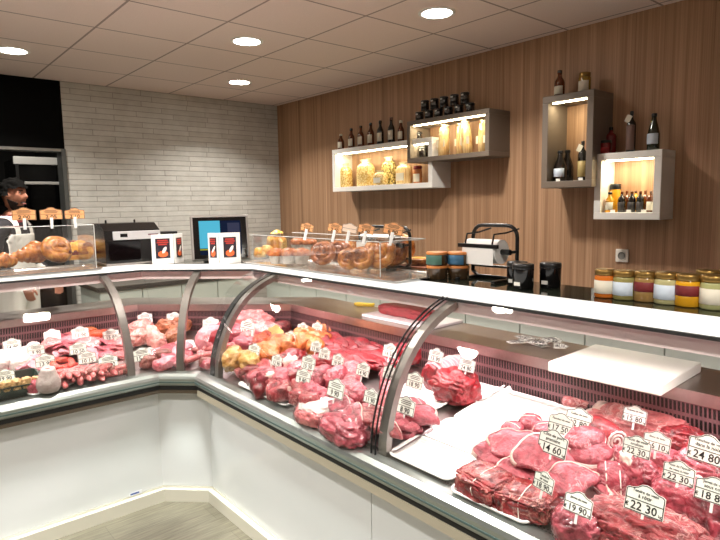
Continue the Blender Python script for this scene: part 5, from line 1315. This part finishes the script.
for i, (x, y, z) in enumerate([(-.03, -.045, .085), (.03, -.04, .10), (.0, -.06, .055), (.045, -.06, .06)]):
    IT['n'] += 1; fn = lump_f((.04, .03, .03), IT['n'], .2, .9, 1.0); o = obj('red_fruit', lump_bm(fn, 3), P_berry, fs, True, loc=(x, y, z-.012))
# orange tags clipped to the guards
for px, w, pr, lb in ((24.4, 21, '2.00', 'orange price tag over the large croissant, leftmost of the three'), (51.5, 20, '2.05', 'orange price tag over the golden swirl, middle of the three'), (75, 18, '2.10', 'orange price tag over the berry pastry, rightmost of the three')):
    p = at_Y(px, 222.5, 3.303); k = px_scale(p); price_tag(lb, Vector((p.x, 3.298, ZT+.014+.235+.034)), -.15, w*k, pr, (), M_tago, .1, 0, False, False, True)
for px, w, pr, lb, m in ((310, 12, '2.80', 'orange price tag clipped over the back muffins, alone at the left', M_tago), (338, 14, '2.40', 'orange price tag over the coiled pastries, left one of three close together', M_tago), (352.5, 14, '', 'pale tag between two orange tags on the pastry guard', pm('tag_pale_peach', (226, 204, 184), .5)), (369, 15, '2.80', 'orange price tag over the coiled pastries, right one of three close together', M_tago), (396, 18, '6.80', 'orange price tag at the right end of the pastry guard', M_tago)):
    p = at_X(px-3, 226, 1.703); k = px_scale(p); price_tag(lb, Vector((1.698, p.y, ZT+.014+.155+.035)), CR+.55, w*k*1.15, pr, (), m, .15, .18, False, False, True)
# ------------------------------------------------------------------ the butcher behind the left counter
def person():
    def skin(V, E_, Rr, sub=2):
        me = bpy.data.meshes.new('s'); me.from_pydata(V, E_, []); o = bpy.data.objects.new('s', me); COL.objects.link(o)
        m = o.modifiers.new('k', 'SKIN'); m.use_smooth_shade = True
        for i, r in enumerate(Rr): me.skin_vertices[0].data[i].radius = r if isinstance(r, tuple) else (r, r)
        me.skin_vertices[0].data[0].use_root = True
        o.modifiers.new('u', 'SUBSURF').levels = sub
        dg = bpy.context.evaluated_depsgraph_get(); dg.update(); r = bpy.data.meshes.new_from_object(o.evaluated_get(dg)); bpy.data.objects.remove(o); return r
    V = [(0, .0, .95), (0, .0, 1.10), (0, .0, 1.28), (0, .005, 1.42), (0, .0, 1.49), (0, -.015, 1.56)]
    Rr = [(.155, .105), (.145, .10), (.165, .11), (.13, .085), (.062, .062), (.056, .058)]
    Ed = [(0, 1), (1, 2), (2, 3), (3, 4), (4, 5)]
    for s in (-1, 1):
        b = len(V)
        V += [(s*.10, 0, .88), (s*.105, -.01, .50), (s*.11, .01, .10), (s*.115, -.10, .045), (s*.12, -.17, .035)]
        Rr += [.092, .062, .045, (.042, .038), (.036, .025)]; Ed += [(0, b), (b, b+1), (b+1, b+2), (b+2, b+3), (b+3, b+4)]
        b = len(V)
        V += [(s*.175, .01, 1.405), (s*.225, .03, 1.15), (s*.205, -.15, 1.02), (s*.195, -.205, .95)]
        Rr += [.062, .047, .032, (.036, .020)]; Ed += [(3, b), (b, b+1), (b+1, b+2), (b+2, b+3)]
    parts = [skin(V, Ed, Rr)]
    for s in (-1, 1):                                             # five fingers each, closing downwards
        for k, (dx, L) in enumerate(((-.030, .060), (-.010, .072), (.010, .076), (.030, .068))):
            x = s*.195; y0 = -.215+dx
            parts.append(skin([(x, y0+.006, .96), (x, y0-.006, .91), (x-s*.006, y0-.012, .91-L*.5), (x-s*.022, y0-.014, .91-L*.85)], [(0, 1), (1, 2), (2, 3)], [.0095, .009, .0085, .007], 1))
        parts.append(skin([(s*.185, -.235, .96), (s*.172, -.265, .92), (s*.165, -.270, .89)], [(0, 1), (1, 2)], [.011, .010, .008], 1))
    # head: shaped sphere with brow, nose, lips, chin, eye sockets and ears (turned a little on the neck)
    V_, F_ = ico(5); hv = []; HC = Vector((0, -.028, 1.665))
    g = lambda d, c, w_: math.exp(-(d-Vector(c).normalized()).length_squared/(w_*w_))
    for d in V_:
        x, y, z = d.x*.076, d.y*.096, d.z*.118
        if d.z < 0: x *= 1+.22*d.z; y *= 1+.06*d.z
        k = .026*g(d, (0, -1, -.12), .13)+.012*g(d, (0, -1, .06), .10)-.010*g(d, (.36, -.92, .10), .15)-.010*g(d, (-.36, -.92, .10), .15)+.006*g(d, (.3, -.9, .28), .2)+.006*g(d, (-.3, -.9, .28), .2)+.008*g(d, (0, -.95, -.48), .12)+.012*g(d, (0, -.75, -.85), .2)+.022*g(d, (1, .05, -.05), .14)+.022*g(d, (-1, .05, -.05), .14)
        hv.append(HC+Vector((x, y, z))+d*k)
    hm = bpy.data.meshes.new('h'); hm.from_pydata(hv, [], F_); parts.append(hm)
    bm = bmesh.new()
    for p in parts: bm.from_mesh(p)
    me = bpy.data.meshes.new('body'); bm.to_mesh(me); bm.free()
    o = bpy.data.objects.new('tmp', me); COL.objects.link(o); r = o.modifiers.new('r', 'REMESH'); r.mode = 'VOXEL'; r.voxel_size = .0065; r.use_smooth_shade = True
    sm = o.modifiers.new('s', 'SMOOTH'); sm.factor = .4; sm.iterations = 2
    dg = bpy.context.evaluated_depsgraph_get(); dg.update(); me = bpy.data.meshes.new_from_object(o.evaluated_get(dg)); bpy.data.objects.remove(o)
    for p in parts: bpy.data.meshes.remove(p)
    skin_m = meat_mat('skin', (168, 112, 88), (150, 94, 72), (178, 124, 98), .1, .4, .5, coat=0, fibre=.2)
    me.materials.clear(); me.materials.append(skin_m); me.polygons.foreach_set('use_smooth', [True]*len(me.polygons))
    q = at_Y(10, 196, 5.25); root_ = empty('person', (q.x, q.y, 0), .80, 'person in dark shirt and white apron standing behind the left counter', 'person')
    obj('body', me, None, root_)
    def shell(name, pred, off, mat):
        keep = [p for p in me.polygons if pred(p.center, p.normal)]; idx = sorted({i for p in keep for i in p.vertices}); mp = {}
        b = bmesh.new()
        for i in idx: mp[i] = b.verts.new(me.vertices[i].co+me.vertices[i].normal*off*(1 if name != 'hair' else .75+.9*abs(noise.noise(me.vertices[i].co*26))))
        for p in keep: b.faces.new([mp[i] for i in p.vertices])
        geo = bmesh.ops.extrude_edge_only(b, edges=[e for e in b.edges if e.is_boundary]); 
        for v in [x for x in geo['geom'] if isinstance(x, bmesh.types.BMVert)]:
            v.co -= v.normal*off*.0
        return obj(name, b, mat, root_, True)
    arm = lambda c: abs(c.x) > .15 and c.z > 1.0 and c.y < .08
    shell('shirt', lambda c, n: (.93 < c.z < 1.475 and not (c.y < -.165 and c.z < 1.04) and not (c.z > 1.46 and abs(c.x) > .2)), .010, pm('dark_shirt', (30, 26, 30), .8))
    shell('trousers', lambda c, n: .09 < c.z <= .935 and abs(c.x) < .165+.0*c.z and c.y > -.15, .009, pm('dark_trousers', (34, 34, 38), .8))
    shell('shoe', lambda c, n: c.z <= .09, .008, pm('black_shoe', (14, 14, 14), .4))
    shell('collar', lambda c, n: 1.452 < c.z < 1.51 and abs(c.x) < .10 and abs(c.y) < .1, .012, pm('red_collar', (110, 22, 28), .8))
    white = pm('white_apron', (216, 214, 206), .75)
    shell('apron', lambda c, n: (.50 < c.z < 1.10 and n.y < .25 and abs(c.x) < .19 and c.y > -.13) or (1.10 <= c.z < 1.36 and n.y < -.1 and abs(c.x) < .13 and c.y > -.16), .019, white)
    shell('apron_strap', lambda c, n: 1.30 < c.z < 1.50 and .055 < abs(c.x) < .10 and c.y < .12, .017, white)
    hairm = pm('black_hair', (7, 6, 5), .9, Specular_IOR_Level=.1)
    shell('hair', lambda c, n: c.z > 1.60 and (c.z > 1.712+.012*noise.noise(c*40) or c.y > -.005 or (c.z > 1.66 and c.y > -.045)), .022, hairm)
    shell('beard', lambda c, n: 1.54 < c.z < 1.65 and c.y < -.02 and (c.z < 1.585 or (abs(c.x) > .035+.25*(1.65-c.z)*0 and c.z < 1.60+.55*(c.y+.10)) or (1.606 < c.z < 1.614 and abs(c.x) < .03 and c.y < -.1)), .003, pm('dark_beard', (34, 24, 20), .8))
    for s in (-1, 1):
        b = bmesh.new(); bmesh.ops.create_icosphere(b, subdivisions=2, radius=.0095); bmesh.ops.translate(b, verts=b.verts, vec=(s*.031, -.1025, 1.678)); e = obj('eye', b, pm('eye_white', (210, 204, 196), .2), root_, True)
        b = bmesh.new(); bmesh.ops.create_icosphere(b, subdivisions=2, radius=.0055); bmesh.ops.translate(b, verts=b.verts, vec=(s*.031, -.1085, 1.678)); obj('iris', b, pm('dark_iris', (20, 12, 8), .1), e, True)
        obj('eyebrow', tube(bmesh.new(), [(s*.014, -.119, 1.697), (s*.030, -.118, 1.702), (s*.050, -.104, 1.697)], [.0035, .004, .0025], 6), hairm, root_, True)
    obj('lips', tube(bmesh.new(), [(-.022, -.112, 1.598), (0, -.120, 1.600), (.022, -.112, 1.598)], [.003, .005, .003], 8), pm('lips', (160, 92, 84), .5), root_, True)
person()
# ------------------------------------------------------------------ world, view
w = bpy.data.worlds.new('world'); sc.world = w; w.use_nodes = True
w.node_tree.nodes['Background'].inputs[0].default_value = (.9, .93, 1, 1); w.node_tree.nodes['Background'].inputs[1].default_value = .05
sc.view_settings.view_transform = 'Standard'; sc.view_settings.look = 'None'; sc.view_settings.gamma = 1
sc.view_settings.use_curve_mapping = False; sc.view_settings.exposure = 0.42
sc.cycles.use_denoising = True
sc.cycles.max_bounces = 10; sc.cycles.transparent_max_bounces = 24; sc.cycles.diffuse_bounces = 4
sc.cycles.sample_clamp_indirect = 6
